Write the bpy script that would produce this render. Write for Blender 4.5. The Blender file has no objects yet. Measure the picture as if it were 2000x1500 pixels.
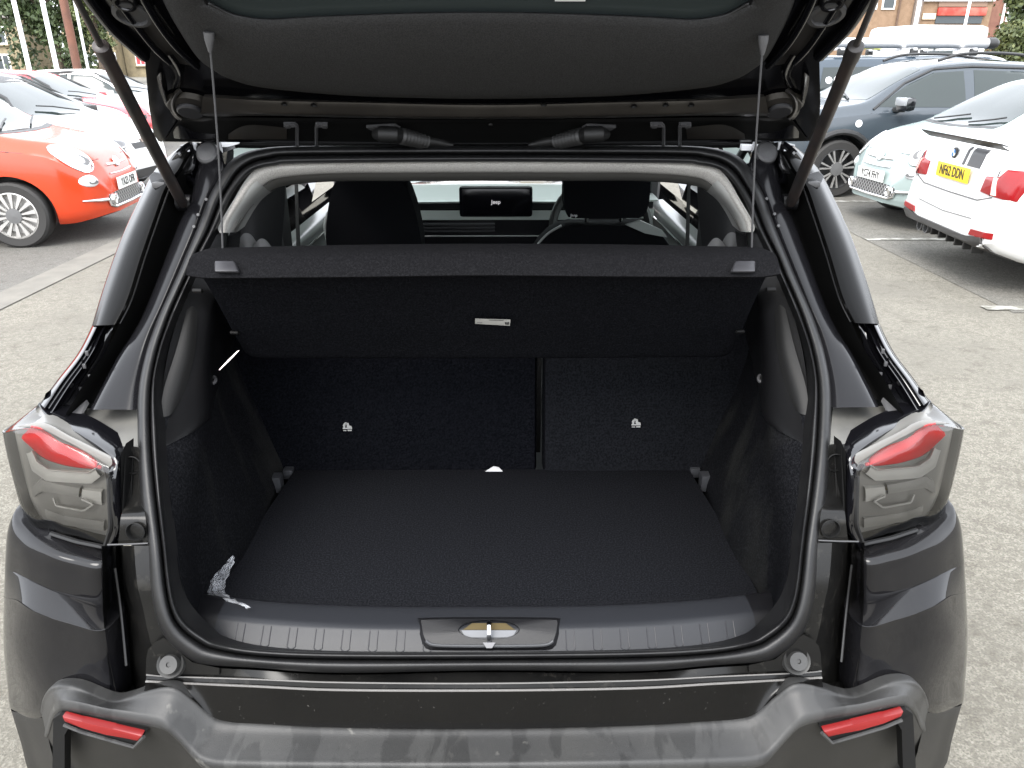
import bpy, bmesh, math, random
from mathutils import Vector, Matrix
from mathutils.bvhtree import BVHTree
R = math.radians
random.seed(7)
scene = bpy.context.scene
COL = scene.collection

# ------------------------------------------------------------------ camera
CAM = Vector((0.038, 0.0, 1.60)); PITCH = R(23.0); YAW = R(0.42); FPX = 1480.0
cam_d = bpy.data.cameras.new('camera'); cam = bpy.data.objects.new('camera', cam_d); COL.objects.link(cam)
cam.location = CAM; cam.rotation_euler = (R(90) - PITCH, 0, -YAW)
cam_d.sensor_width = 36; cam_d.lens = FPX / 2000 * 36; cam_d.clip_start = 0.02; cam_d.clip_end = 900
scene.camera = cam
# ------------------------------------------------------------------ world, sun, exposure
SUN_EL, SUN_AZ = R(52), R(205)          # high, soft, from behind the photographer
world = bpy.data.worlds.new('World'); scene.world = world; world.use_nodes = True
wn = world.node_tree.nodes; wl = world.node_tree.links
bg = wn['Background']; sky = wn.new('ShaderNodeTexSky'); sky.sky_type = 'NISHITA'; sky.sun_disc = False
sky.sun_elevation = SUN_EL; sky.sun_rotation = SUN_AZ; sky.air_density = 1.0; sky.dust_density = 4.0; sky.ozone_density = 1.0
hs = wn.new('ShaderNodeHueSaturation'); hs.inputs['Saturation'].default_value = 0.22
ovc = wn.new('ShaderNodeMix'); ovc.data_type = 'RGBA'; ovc.inputs['Factor'].default_value = 0.6; ovc.inputs[7].default_value = (9.4, 9.8, 10.5, 1)   # even overcast veil over the clear sky
wl.new(sky.outputs[0], hs.inputs['Color']); wl.new(hs.outputs[0], ovc.inputs[6]); wl.new(ovc.outputs[2], bg.inputs['Color']); bg.inputs['Strength'].default_value = 0.15
sun_d = bpy.data.lights.new('sun', 'SUN'); sun = bpy.data.objects.new('sun', sun_d); COL.objects.link(sun)
sun_d.energy = 1.1; sun_d.angle = R(35); sun_d.color = (1.0, 0.96, 0.90)
sd = Vector((math.sin(SUN_AZ) * math.cos(SUN_EL), math.cos(SUN_AZ) * math.cos(SUN_EL), math.sin(SUN_EL)))
sun.rotation_euler = sd.to_track_quat('Z', 'Y').to_euler()
scene.view_settings.view_transform = 'Standard'; scene.view_settings.look = 'None'
scene.view_settings.exposure = 1.78; scene.view_settings.gamma = 1.0
scene.cycles.use_denoising = True; scene.cycles.max_bounces = 8; scene.cycles.transparent_max_bounces = 12
scene.cycles.caustics_reflective = False; scene.cycles.caustics_refractive = False

# ------------------------------------------------------------------ helpers
_right = Vector((math.cos(YAW), -math.sin(YAW), 0)); _fh = Vector((math.sin(YAW), math.cos(YAW), 0))
_fwd = _fh * math.cos(PITCH) - Vector((0, 0, 1)) * math.sin(PITCH); _up = _fh * math.sin(PITCH) + Vector((0, 0, 1)) * math.cos(PITCH)
def ray(px, py): return _fwd + _right * ((px - 1000) / FPX) + _up * ((750 - py) / FPX)
def V(px, py, Y):
    r = ray(px, py); return CAM + r * ((Y - CAM.y) / r.y)
def VZ(px, py, z):
    r = ray(px, py); return CAM + r * ((z - CAM.z) / r.z)
PROF = [(0.30, .950), (.60, .955), (.68, .96), (.80, 1.0), (.90, 1.06), (1.0, 1.16), (1.12, 1.30), (1.27, 1.45), (1.38, 1.55), (1.44, 1.60), (1.6, 1.72)]
def prof(z):
    for (z0, y0), (z1, y1) in zip(PROF, PROF[1:]):
        if z <= z1: return y0 + (y1 - y0) * (z - z0) / (z1 - z0)
    return PROF[-1][1]
def OP(px, py, off=0.0):
    r = ray(px, py); lo, hi = 0.5, 3.0
    for _ in range(40):
        m = (lo + hi) / 2; p = CAM + r * m
        if p.y < prof(p.z) + off: lo = m
        else: hi = m
    return CAM + r * hi
def mir(p): return Vector((-p.x, p.y, p.z))
def full(row):                       # left half (outer..centre) -> whole width, symmetric about the car's middle
    row = [Vector(p) for p in row]; c = row[-1]; row[-1] = Vector((0, c.y, c.z))
    return row + [mir(p) for p in reversed(row[:-1])]
def cr(pts, n, closed=False, lin=False):
    m = len(pts); out = []
    segs = m if closed else m - 1
    N = n if closed else n - 1
    for k in range(n):
        t = k * segs / N; i = min(int(t), segs - 1); f = t - i
        if closed: P = [pts[(i + d) % m] for d in (-1, 0, 1, 2)]
        else: P = [pts[max(0, min(m - 1, i + d))] for d in (-1, 0, 1, 2)]
        if lin: out.append(P[1].lerp(P[2], f)); continue
        f2, f3 = f * f, f * f * f
        out.append(0.5 * ((2 * P[1]) + (P[2] - P[0]) * f + (2 * P[0] - 5 * P[1] + 4 * P[2] - P[3]) * f2 + (3 * P[1] - P[0] - 3 * P[2] + P[3]) * f3))
    return out
def arc_resample(pts, n, closed=False):
    P = list(pts) + ([pts[0]] if closed else [])
    L = [0]
    for a, b in zip(P, P[1:]): L.append(L[-1] + (b - a).length)
    out = []; N = n if closed else n - 1
    j = 0
    for k in range(n):
        s = L[-1] * k / N
        while j < len(P) - 2 and L[j + 1] < s: j += 1
        d = L[j + 1] - L[j]; out.append(P[j].lerp(P[j + 1], (s - L[j]) / d if d > 1e-9 else 0))
    return out
def gridmesh(rows, closed_u=False, closed_v=False, bm=None):
    bm = bm or bmesh.new()
    vs = [[bm.verts.new(p) for p in r] for r in rows]
    nv, nu = len(vs), len(vs[0])
    for j in range(nv if closed_v else nv - 1):
        for i in range(nu if closed_u else nu - 1):
            q = [vs[j][i], vs[j][(i + 1) % nu], vs[(j + 1) % nv][(i + 1) % nu], vs[(j + 1) % nv][i]]
            try: bm.faces.new(q)
            except ValueError: pass
    return bm
def loft(rows, nu, nv, lu=False, lv=False, closed_u=False, bm=None):
    rr = [cr([Vector(p) for p in r], nu, closed_u, lu) for r in rows]
    cols = [cr([r[i] for r in rr], nv, False, lv) for i in range(nu)]
    return gridmesh([[cols[i][j] for i in range(nu)] for j in range(nv)], closed_u, bm=bm)
def tube(pts, rad, seg=8, bm=None, caps=True):
    bm = bm or bmesh.new(); pts = [Vector(p) for p in pts]; n = len(pts)
    rs = rad if isinstance(rad, (list, tuple)) else [rad] * n
    rings = []; up = None
    for i, p in enumerate(pts):
        t = (pts[min(i + 1, n - 1)] - pts[max(i - 1, 0)]).normalized()
        if up is None:
            up = Vector((0, 0, 1)) if abs(t.z) < .9 else Vector((1, 0, 0))
        a = t.cross(up).normalized(); b = a.cross(t).normalized(); up = b
        rings.append([bm.verts.new(p + (a * math.cos(2 * math.pi * k / seg) + b * math.sin(2 * math.pi * k / seg)) * rs[i]) for k in range(seg)])
    for r0, r1 in zip(rings, rings[1:]):
        for k in range(seg): bm.faces.new([r0[k], r0[(k + 1) % seg], r1[(k + 1) % seg], r1[k]])
    if caps: bm.faces.new(rings[0][::-1]); bm.faces.new(rings[-1])
    return bm
def lathe(prof_rz, seg, origin, axis, bm=None):
    """profile of (radius, height along axis)"""
    bm = bm or bmesh.new(); axis = Vector(axis).normalized(); o = Vector(origin)
    a = axis.orthogonal().normalized(); b = axis.cross(a)
    rows = [[o + axis * h + (a * math.cos(2 * math.pi * k / seg) + b * math.sin(2 * math.pi * k / seg)) * max(r, 1e-4) for k in range(seg)] for r, h in prof_rz]
    return gridmesh(rows, closed_u=True, bm=bm)
def box(c, s, bm=None, mat4=None, bev=0.0):
    b2 = bmesh.new(); bmesh.ops.create_cube(b2, size=1.0)
    bmesh.ops.scale(b2, vec=Vector(s), verts=b2.verts)
    if bev: bmesh.ops.bevel(b2, geom=list(b2.edges), offset=bev, segments=2, affect='EDGES', profile=.6)
    if mat4 is not None: bmesh.ops.transform(b2, matrix=mat4, verts=b2.verts)
    bmesh.ops.translate(b2, vec=Vector(c), verts=b2.verts)
    if bm is None: return b2
    me = bpy.data.meshes.new('t'); b2.to_mesh(me); b2.free(); bm.from_mesh(me); bpy.data.meshes.remove(me); return bm
def prism(pts, dvec, bm=None, bev=0):
    """polygon of 3D points given thickness along dvec"""
    b2 = bmesh.new(); d = Vector(dvec)
    lo = [b2.verts.new(Vector(p)) for p in pts]; hi = [b2.verts.new(Vector(p) + d) for p in pts]; n = len(pts)
    b2.faces.new(lo[::-1]); b2.faces.new(hi)
    for i in range(n): b2.faces.new([lo[i], lo[(i + 1) % n], hi[(i + 1) % n], hi[i]])
    if bev: bmesh.ops.bevel(b2, geom=list(b2.edges), offset=bev, segments=2, affect='EDGES', profile=.6)
    if bm is None: return b2
    me = bpy.data.meshes.new('t'); b2.to_mesh(me); b2.free(); bm.from_mesh(me); bpy.data.meshes.remove(me); return bm
def mirror_bm(bm):
    """append the x-mirrored copy"""
    geom = bmesh.ops.duplicate(bm, geom=list(bm.verts) + list(bm.edges) + list(bm.faces))['geom']
    vs = [g for g in geom if isinstance(g, bmesh.types.BMVert)]; fs = [g for g in geom if isinstance(g, bmesh.types.BMFace)]
    for v in vs: v.co.x = -v.co.x
    bmesh.ops.reverse_faces(bm, faces=fs)
    return bm
def finish(bm, thick=0.0, recalc=True):
    if recalc: bmesh.ops.recalc_face_normals(bm, faces=bm.faces)
    return bm
def obj(name, bm, material, parent=None, smooth=40, thick=0.0, sub=0, off=-1.0):
    if isinstance(bm, bpy.types.Mesh): me = bm
    else:
        bmesh.ops.recalc_face_normals(bm, faces=bm.faces)
        me = bpy.data.meshes.new(name); bm.to_mesh(me); bm.free()
    o = bpy.data.objects.new(name, me); COL.objects.link(o)
    if material is not None and not me.materials: me.materials.append(material)
    if smooth:
        for p in me.polygons: p.use_smooth = True
        try: me.set_sharp_from_angle(angle=R(smooth))
        except Exception: pass
    if thick:
        m = o.modifiers.new('solid', 'SOLIDIFY'); m.thickness = thick; m.offset = off
    if sub:
        m = o.modifiers.new('sub', 'SUBSURF'); m.levels = sub; m.render_levels = sub
    if parent is not None: o.parent = parent
    return o
def both(name, bm, material, parent, **k):
    """left object and its mirrored twin as two parts"""
    b2 = bm.copy()
    for v in b2.verts: v.co.x = -v.co.x
    bmesh.ops.reverse_faces(b2, faces=b2.faces)
    return obj(name, bm, material, parent, **k), obj(name, b2, material, parent, **k)
def both2(name, bm, material, parents, **k):
    b2 = bm.copy()
    for v in b2.verts: v.co.x = -v.co.x
    bmesh.ops.reverse_faces(b2, faces=b2.faces)
    return obj(name, bm, material, parents[0], **k), obj(name, b2, material, parents[1], **k)
def tag(o, label=None, cat=None, group=None, kind=None):
    if label: o['label'] = label
    if cat: o['category'] = cat
    if group: o['group'] = group
    if kind: o['kind'] = kind
    return o
def thing(name, label, cat, loc=(0, 0, 0), rz=0, group=None):
    o = bpy.data.objects.new(name, None); COL.objects.link(o); o.location = loc; o.rotation_euler = (0, 0, rz); o.empty_display_size = .1
    return tag(o, label, cat, group)
def textmesh(name, s, size, material, parent, mat4, align='CENTER', extrude=0.001, sx=1.0, bold=0.0):
    c = bpy.data.curves.new(name, 'FONT'); c.body = s; c.size = size; c.align_x = align; c.align_y = 'CENTER'; c.extrude = extrude; c.offset = bold
    t = bpy.data.objects.new('tmp', c); COL.objects.link(t)
    dg = bpy.context.evaluated_depsgraph_get(); me = bpy.data.meshes.new_from_object(t.evaluated_get(dg))
    bpy.data.objects.remove(t); bpy.data.curves.remove(c)
    me.transform(Matrix.Diagonal((sx, 1, 1, 1))); me.transform(mat4); me.name = name
    me.materials.clear(); me.materials.append(material)
    o = bpy.data.objects.new(name, me); COL.objects.link(o); o.parent = parent
    return o
def frame4(origin, xdir, ydir):
    x = Vector(xdir).normalized(); z = x.cross(Vector(ydir)).normalized(); y = z.cross(x)
    m = Matrix((x, y, z)).transposed().to_4x4(); m.translation = Vector(origin); return m

# ------------------------------------------------------------------ materials
MATS = {}
def mat(name, base, rough=.5, metal=0.0, coat=0.0, coat_r=.05, spec=.5, trans=0.0, alpha=1.0, emis=None, es=0.0,
        n_scale=0, n_amt=0.0, n_col=None, n_lo=.4, n_hi=.6, n_detail=6, bump=0.0, b_scale=400, sheen=0.0, stains=None, rough_n=0.0, n_dist=0.0):
    if name in MATS: return MATS[name]
    m = bpy.data.materials.new(name); m.use_nodes = True; nt = m.node_tree; p = nt.nodes['Principled BSDF']
    if len(base) == 3: base = (*base, 1)
    p.inputs['Base Color'].default_value = base; p.inputs['Roughness'].default_value = rough; p.inputs['Metallic'].default_value = metal
    p.inputs['Coat Weight'].default_value = coat; p.inputs['Coat Roughness'].default_value = coat_r
    p.inputs['Specular IOR Level'].default_value = spec; p.inputs['Transmission Weight'].default_value = trans; p.inputs['Alpha'].default_value = alpha
    p.inputs['Sheen Weight'].default_value = sheen
    if emis: p.inputs['Emission Color'].default_value = (*emis, 1); p.inputs['Emission Strength'].default_value = es
    tc = nt.nodes.new('ShaderNodeTexCoord')
    colour = None
    def noise(scale, detail=6, dist=0.0, stretch=None):
        n = nt.nodes.new('ShaderNodeTexNoise'); n.inputs['Scale'].default_value = scale; n.inputs['Detail'].default_value = detail; n.inputs['Distortion'].default_value = dist
        if stretch:
            mp = nt.nodes.new('ShaderNodeMapping'); mp.inputs['Scale'].default_value = stretch; nt.links.new(tc.outputs['Object'], mp.inputs[0]); nt.links.new(mp.outputs[0], n.inputs['Vector'])
        else: nt.links.new(tc.outputs['Object'], n.inputs['Vector'])
        return n
    def ramp(src, lo, hi, amt=1.0):
        r = nt.nodes.new('ShaderNodeMapRange'); r.inputs['From Min'].default_value = lo; r.inputs['From Max'].default_value = hi; r.inputs['To Max'].default_value = amt
        nt.links.new(src, r.inputs['Value']); return r.outputs[0]
    def mix(fac, a, b):
        x = nt.nodes.new('ShaderNodeMix'); x.data_type = 'RGBA'; nt.links.new(fac, x.inputs['Factor'])
        if isinstance(a, tuple): x.inputs[6].default_value = (*a[:3], 1)
        else: nt.links.new(a, x.inputs[6])
        if isinstance(b, tuple): x.inputs[7].default_value = (*b[:3], 1)
        else: nt.links.new(b, x.inputs[7])
        return x.outputs[2]
    cur = tuple(base[:3])
    if n_scale and n_col is not None:
        n = noise(n_scale, n_detail, n_dist); cur = mix(ramp(n.outputs['Fac'], n_lo, n_hi, n_amt), cur, tuple(n_col))
        if rough_n:
            q = nt.nodes.new('ShaderNodeMapRange'); q.inputs['From Min'].default_value = n_lo; q.inputs['From Max'].default_value = n_hi
            q.inputs['To Min'].default_value = rough; q.inputs['To Max'].default_value = rough_n; nt.links.new(n.outputs['Fac'], q.inputs['Value']); nt.links.new(q.outputs[0], p.inputs['Roughness'])
    if stains:
        for (sc, lo, hi, amt, colr, stretch) in stains:
            n = noise(sc, 5, 0.3, stretch); cur = mix(ramp(n.outputs['Fac'], lo, hi, amt), cur, tuple(colr))
    if not isinstance(cur, tuple): nt.links.new(cur, p.inputs['Base Color'])
    if bump:
        n = noise(b_scale, 3); b = nt.nodes.new('ShaderNodeBump'); b.inputs['Strength'].default_value = bump; b.inputs['Distance'].default_value = .002
        nt.links.new(n.outputs['Fac'], b.inputs['Height']); nt.links.new(b.outputs[0], p.inputs['Normal'])
    MATS[name] = m
    return m
def clear_mat(name, tint=(1, 1, 1), refl=0.0, rough=.02, dens=0.0):
    """thin clear pane: see-through with a Fresnel reflection"""
    if name in MATS: return MATS[name]
    m = bpy.data.materials.new(name); m.use_nodes = True; nt = m.node_tree; nt.nodes.remove(nt.nodes['Principled BSDF'])
    out = nt.nodes['Material Output']; tr = nt.nodes.new('ShaderNodeBsdfTransparent'); tr.inputs[0].default_value = (*tint, 1)
    gl = nt.nodes.new('ShaderNodeBsdfGlossy'); fr_ior = 1.5 + refl; gl.inputs['Roughness'].default_value = rough
    fr = nt.nodes.new('ShaderNodeFresnel'); fr.inputs[0].default_value = fr_ior
    mx = nt.nodes.new('ShaderNodeMixShader'); nt.links.new(fr.outputs[0], mx.inputs[0]); nt.links.new(tr.outputs[0], mx.inputs[1]); nt.links.new(gl.outputs[0], mx.inputs[2])
    nt.links.new(mx.outputs[0], out.inputs[0]); MATS[name] = m; return m

DUST = (.19, .18, .155)
paint = mat('black_paint', (.005, .005, .006), .03, spec=.34, n_scale=7, n_col=DUST, n_amt=.012, n_lo=.40, n_hi=.52,
            stains=[(160, .60, .72, .012, DUST, None)])
paint_clean = mat('black_paint_clean', (.004, .004, .005), .08, spec=.9)
paint_cover = mat('pillar_cover_black', (.002, .002, .002), .14, spec=.095)
tray_dust = mat('tray_dust', (.065, .064, .06), .6, n_scale=14, n_col=(.12, .117, .105), n_amt=.8, n_lo=.35, n_hi=.7)
paint_panel = mat('black_paint_panel', (.003, .0029, .0028), .16, spec=.24, n_scale=4, n_col=(.006, .0057, .0053), n_amt=.7, n_lo=.35, n_hi=.7, stains=[(190, .61, .65, .9, (.004, .004, .004), (1, 1, .55)), (210, .71, .74, .3, (.18, .175, .16), None)])
paint_in = mat('black_paint_inner', (.003, .003, .004), .16, spec=.6, n_scale=6, n_col=DUST, n_amt=.012, n_lo=.4, n_hi=.8)
paint_dusty = mat('black_paint_dusty', (.004, .004, .004), .24, spec=.26, n_scale=9, n_col=(.20, .19, .17), n_amt=.026, n_lo=.35, n_hi=.75, stains=[(40, .58, .68, .03, (.3, .28, .24), None)])
paint_flange = mat('black_paint_flange', (.005, .005, .006), .15, spec=.22, n_scale=9, n_col=(.20, .19, .18), n_amt=.010, n_lo=.35, n_hi=.75)
gutter = mat('gutter_black', (.003, .003, .003), .6, spec=.2)
rubber = mat('seal_rubber', (.006, .006, .0065), .42, spec=.36, n_scale=30, n_col=(.010, .010, .010), n_amt=.5, bump=.15, b_scale=500)
plastic = mat('cladding_plastic', (.028, .028, .0278), .42, spec=.34, n_scale=9, n_col=(.040, .0395, .0375), n_amt=.6, n_lo=.35, n_hi=.7, bump=.25, b_scale=900,
              stains=[(15, .535, .58, .5, (.010, .010, .010), (1.5, .6, .6)), (60, .62, .70, .25, (.06, .058, .054), (1, .5, 1)), (34, .68, .76, .4, (.16, .155, .14), None)])
plastic_face = mat('cladding_face', (.010, .0098, .0092), .46, spec=.32, n_scale=4, n_col=(.020, .019, .0175), n_amt=.6, n_lo=.3, n_hi=.7, bump=.2, b_scale=900)
trimp = mat('dark_trim_plastic', (.0045, .0045, .0055), .44, spec=.4, bump=.2, b_scale=900)
sillp = mat('sill_plastic', (.017, .018, .021), .36, spec=.30, bump=.10, b_scale=900)
carpet = mat('boot_carpet', (.0066, .0070, .0084), .95, spec=0, n_scale=300, n_col=(.0195, .0202, .0236), n_amt=.9, n_lo=.40, n_hi=.74, n_detail=2, bump=.9, b_scale=600)
carpet_wall = mat('side_carpet', (.0056, .0058, .0067), .95, spec=0, n_scale=250, n_col=(.0150, .0154, .0174), n_amt=.8, n_lo=.42, n_hi=.74, n_detail=2, bump=.9, b_scale=500,
                  stains=[(5, .52, .64, .35, (.030, .030, .027), (1, 1, .4))])
fabric_dark = mat('seat_fabric', (.0022, .0024, .0033), .9, spec=0, n_scale=250, n_col=(.0064, .0068, .0088), n_amt=.7, bump=.4, b_scale=700)
shelf_top = mat('shelf_felt', (.0066, .0066, .0074), .95, spec=.03, n_scale=340, n_col=(.0140, .0140, .0154), n_amt=.8, n_lo=.42, n_hi=.72, n_detail=2, bump=.7, b_scale=500)
gate_trim_m = mat('gate_trim_felt', (.027, .027, .0275), .8, spec=.15, n_scale=420, n_col=(.044, .044, .045), n_amt=.7, bump=.4, b_scale=600)
headl = mat('headliner_weave', (.30, .288, .268), .9, n_scale=420, n_col=(.43, .415, .385), n_amt=.8, bump=.3, b_scale=500)
headp = mat('pillar_trim_grey', (.30, .30, .285), .6)
chrome = mat('chrome', (.75, .75, .76), .12, metal=1)
steel = mat('bare_steel', (.55, .55, .56), .35, metal=1)
plug_m = mat('plug_grey', (.05, .05, .052), .5)
white_p = mat('white_plastic', (.75, .75, .76), .45)
red_lens = mat('red_lens', (.46, .005, .006), .2)
lamp_grey = mat('lamp_housing', (.15, .147, .138), .28)
lamp_light = mat('lamp_bar', (.36, .355, .335), .3)
clear_lens = clear_mat('lamp_clear_lens', (.88, .87, .85), .15)
glass_t = clear_mat('tinted_glass', (.50, .56, .52))
glass_p = clear_mat('privacy_glass', (.10, .11, .11))
glass_c = clear_mat('windscreen_glass', (.82, .88, .84))
# ================================================================== THE OPEN CAR
suv = thing('black_suv', 'black compact SUV seen from behind with its tailgate raised and boot empty', 'car', (0, 0, 0))
# ---- opening loop: outer flange, groove, inner lip (bottom centre -> left -> top centre)
O_ = [(955,1309),(660,1314),(500,1304),(403,1298),(367,1285),(330,1254),(308,1214),(295,1150),(288,1060),(273,950),(269,850),(271,760),(285,690),(303,635),(319,597),(345,540),(362,500),(385,446),(407,387),(424,355),(441,325),(463,305),(500,292),(560,286),(700,285),(955,285)]
G_ = [(955,1288),(660,1288),(505,1282),(420,1268),(385,1252),(352,1225),(335,1195),(324,1145),(315,1060),(302,950),(294,850),(295,755),(308,685),(325,633),(339,597),(365,540),(383,497),(407,450),(430,392),(447,362),(468,333),(497,315),(530,308),(560,304),(700,302),(955,301)]
I_ = [(955,1273),(660,1273),(508,1267),(428,1255),(396,1240),(363,1215),(345,1185),(335,1140),(326,1060),(314,950),(308,850),(304,750),(318,680),(336,630),(352,592),(378,535),(398,493),(422,446),(443,400),(463,365),(488,337),(513,327),(540,323),(565,320),(700,318),(955,316)]
def loop(P, off):
    l = [OP(x, y, off) for x, y in P]; l[0].x = 0; l[-1].x = 0
    return l + [mir(p) for p in reversed(l[1:-1])]
def mixp(A, B, f): return [(a[0] + (b[0] - a[0]) * f, a[1] + (b[1] - a[1]) * f) for a, b in zip(A, B)]
NL = 220
bm = loft([loop(O_, .03), loop(O_, .004), loop(mixp(O_, G_, .18), -.010), loop(mixp(O_, G_, .5), -.014), loop(mixp(O_, G_, .82), -.008), loop(G_, .010), loop(G_, .022)], NL, 19, closed_u=True)
obj('weather_seal', bm, rubber, suv, smooth=60)
Ii = [(p[0], p[1]) for p in I_]
inl = loop(I_, .006); inl2 = [p + Vector((0, .035, -.036 * max(0, min(1, (.76 - p.z) / .06)))) for p in inl]
bm = loft([loop(G_, .022), loop(mixp(G_, I_, .15), .0), loop(mixp(G_, I_, .5), -.006), loop(mixp(G_, I_, .85), .0), inl, inl2], NL, 16, closed_u=True)
obj('inner_seal', bm, rubber, suv, smooth=60)

# ---- pillar: outer cover, gutter and flange (top -> bottom), columns outer..inner
PIL = [  # A silhouette, B inner edge of cover, D gutter edge of flange panel, E next to the seal
 ((352,286),(366,296),(388,300),(446,322)),
 ((335,300),(348,330),(383,335),(430,350)),
 ((303,332),(322,365),(372,392),(409,385)),
 ((272,390),(300,425),(352,432),(388,442)),
 ((235,470),(274,500),(328,492),(364,498)),
 ((203,560),(247,585),(290,590),(323,592)),
 ((180,636),(223,634),(262,648),(299,645)),
 ((152,690),(192,696),(233,692),(284,695)),
 ((112,742),(150,758),(204,746),(272,752)),
 ((78,788),(112,822),(176,800),(268,800))]
cover, gut, flg, side = [], [], [], []
for i, (A, B, D, E) in enumerate(PIL):
    t = i / 9
    a = OP(*A, .055 + .03 * t); m1 = OP(A[0] * .62 + B[0] * .38, A[1] * .62 + B[1] * .38, .000 + .05 * t * t); b = OP(*B, -.015 + .05 * t * t)
    am = OP(A[0] * .9 + B[0] * .1, A[1] * .9 + B[1] * .1, .03 + .03 * t)
    cover.append([a + Vector((.004, .03, 0)), a, am, m1, b, b + Vector((.004, .02, 0))])
    c = b + Vector((.010, .09, -.01)); d = OP(*D, .045); e = OP(*E, .012)
    gut.append([b + Vector((.003, .018, 0)), c, c.lerp(d, .5) + Vector((0, .04, 0)), d + Vector((0, .03, 0)), d])
    dm = OP(D[0] * .85 + E[0] * .15, D[1] * .85 + E[1] * .15, .022); em = OP(D[0] * .3 + E[0] * .7, D[1] * .3 + E[1] * .7, .006)
    flg.append([d, dm, em, e, e + Vector((.01, .02, 0))])
    side.append(a)
both('pillar_cover', loft(cover[:7], 22, 46), paint_cover, suv)
sh2 = []
for i in range(6, 10):
    A, B, D, E = PIL[i]; t = (i - 6) / 3
    def q(f, off): return OP(A[0] + (B[0] - A[0]) * f, A[1] + (B[1] - A[1]) * f, off)
    b0 = .085 + .0 * t
    sh2.append([q(0, b0 + .03), q(0, b0), q(.12, b0 - .022), q(.26, b0 - .030), q(.42, b0 - .006), q(.60, b0 - .020), q(.80, b0 + .004), q(1, b0 + .02), q(1, b0 + .06)])
both('shoulder_skin', loft(sh2, 40, 30), paint_clean, suv)
both('gutter_channel', loft(gut, 16, 40), gutter, suv)
both('pillar_flange', loft(flg, 20, 60), paint_flange, suv)
# raised bead along the cover's inner edge
for dx, r in ((0, .0022), (14, .0016)):
    pts = cr([OP(B[0] + dx - 3, B[1] - 2, -.004 + .05 * (i / 9) ** 2) for i, (A, B, D, E) in enumerate(PIL[2:7], 2)], 30)
    both('glass_edge_bead', tube(pts, r, 6), rubber, suv)
# spot welds / studs on the flange
for (x, y) in ((404,390),(388,420),(380,443)):
    p = OP(x, y, .004); both('stud', lathe([(.0001,-.004),(.003,-.004),(.003,.003)], 10, p, (0, 1, -.4)), plug_m, suv)
# shoulder of the body below the cover (black gloss, joins the lamp)
def tray(rows, nu=14, nv=12): return loft([[V(*p) for p in r] for r in rows], nu, nv)
# inner step between the gutter and the shoulder
both('shoulder_panel', tray([[(176,650,1.395),(196,655,1.385),(222,634,1.40)], [(150,700,1.35),(178,712,1.345),(205,700,1.37)], [(118,748,1.30),(140,770,1.30),(180,770,1.33)], [(92,806,1.255),(112,828,1.24),(160,805,1.27)]], 10, 24), paint_clean, suv)
for (x, y, s) in ((165,715,.003),(176,735,.0025),(158,760,.003),(170,690,.003),(150,782,.0025),(140,795,.003)):
    both('clip', box(V(x, y, 1.315), (.006, .004, s * 3), bev=.001), plug_m, suv)
both('gutter_tray', tray([[(170,798,1.30),(220,798,1.29),(268,798,1.255)], [(146,822,1.25),(205,830,1.225),(269,836,1.205)], [(122,833,1.215),(198,862,1.175),(271,874,1.155)], [(120,836,1.212),(196,866,1.172),(271,880,1.157)]], 18, 16), tray_dust, suv)
both('tray_flap', prism([V(119,826,1.232), V(166,783,1.275), V(171,790,1.28), V(147,832,1.225)], (.002, .003, .001)), plug_m, suv)
# vertical strip of body metal between lamp and seal with its two mounting holes
strip = [[(240,872,1.150),(262,872,1.150),(273,874,1.148)], [(243,905,1.140),(262,905,1.14),(271,905,1.135)], [(246,960,1.115),(262,960,1.115),(276,960,1.11)], [(244,985,1.095),(262,985,1.095),(280,985,1.09)],
         [(236,1010,1.06),(262,1010,1.06),(284,1010,1.06)], [(232,1052,1.05),(262,1054,1.05),(289,1056,1.045)], [(230,1064,1.05),(262,1064,1.05),(290,1064,1.045)]]
both('rear_panel_strip', tray(strip, 16, 40), paint_dusty, suv)
for (x, y, Y) in ((258,908,1.134),(265,1038,1.048)):
    both('mounting_hole', lathe([(.016,-.0025),(.0145,-.003),(.013,.0),(.012,.018),(.0001,.018)], 24, V(x, y, Y), (0, 1, -.25)), gutter, suv)
    both('mounting_bolt', lathe([(.0001,.010),(.005,.010),(.006,.016)], 12, V(x, y, Y), (0, 1, -.25)), trimp, suv)
# lower rear panel + channel beside the bumper corner
low = []
for (py, xs) in ((1066,(198,212,226,232,240,262,290)), (1110,(200,214,226,233,243,265,293)), (1150,(200,216,228,236,250,270,297)), (1190,(201,218,232,242,262,280,303)), (1230,(204,222,238,250,269,288,316)), (1270,(208,226,242,254,273,300,343)), (1300,(212,230,246,256,276,320,392)), (1318,(214,232,247,257,280,330,430)), (1365,(216,234,249,259,284,340,440))):
    Yb = prof(.70 + (1318 - py) / 252 * .14)
    offs = (.02, .085, .05, .085, .05, .016, .016)
    low.append([V(x, py, Yb + o) for x, o in zip(xs, offs)])
both('rear_lower_panel', loft(low, 7, 40, lu=True), paint_dusty, suv, smooth=20)
both('channel_seam', tube(cr([V(225,1110,1.045),V(236,1190,1.03),V(247,1300,.985)], 14), .0022, 6), rubber, suv)
both('panel_seam', tube([V(210,1064,1.045), V(248,1063,1.043), V(289,1061,1.040)], .0014, 6), plug_m, suv)
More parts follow.
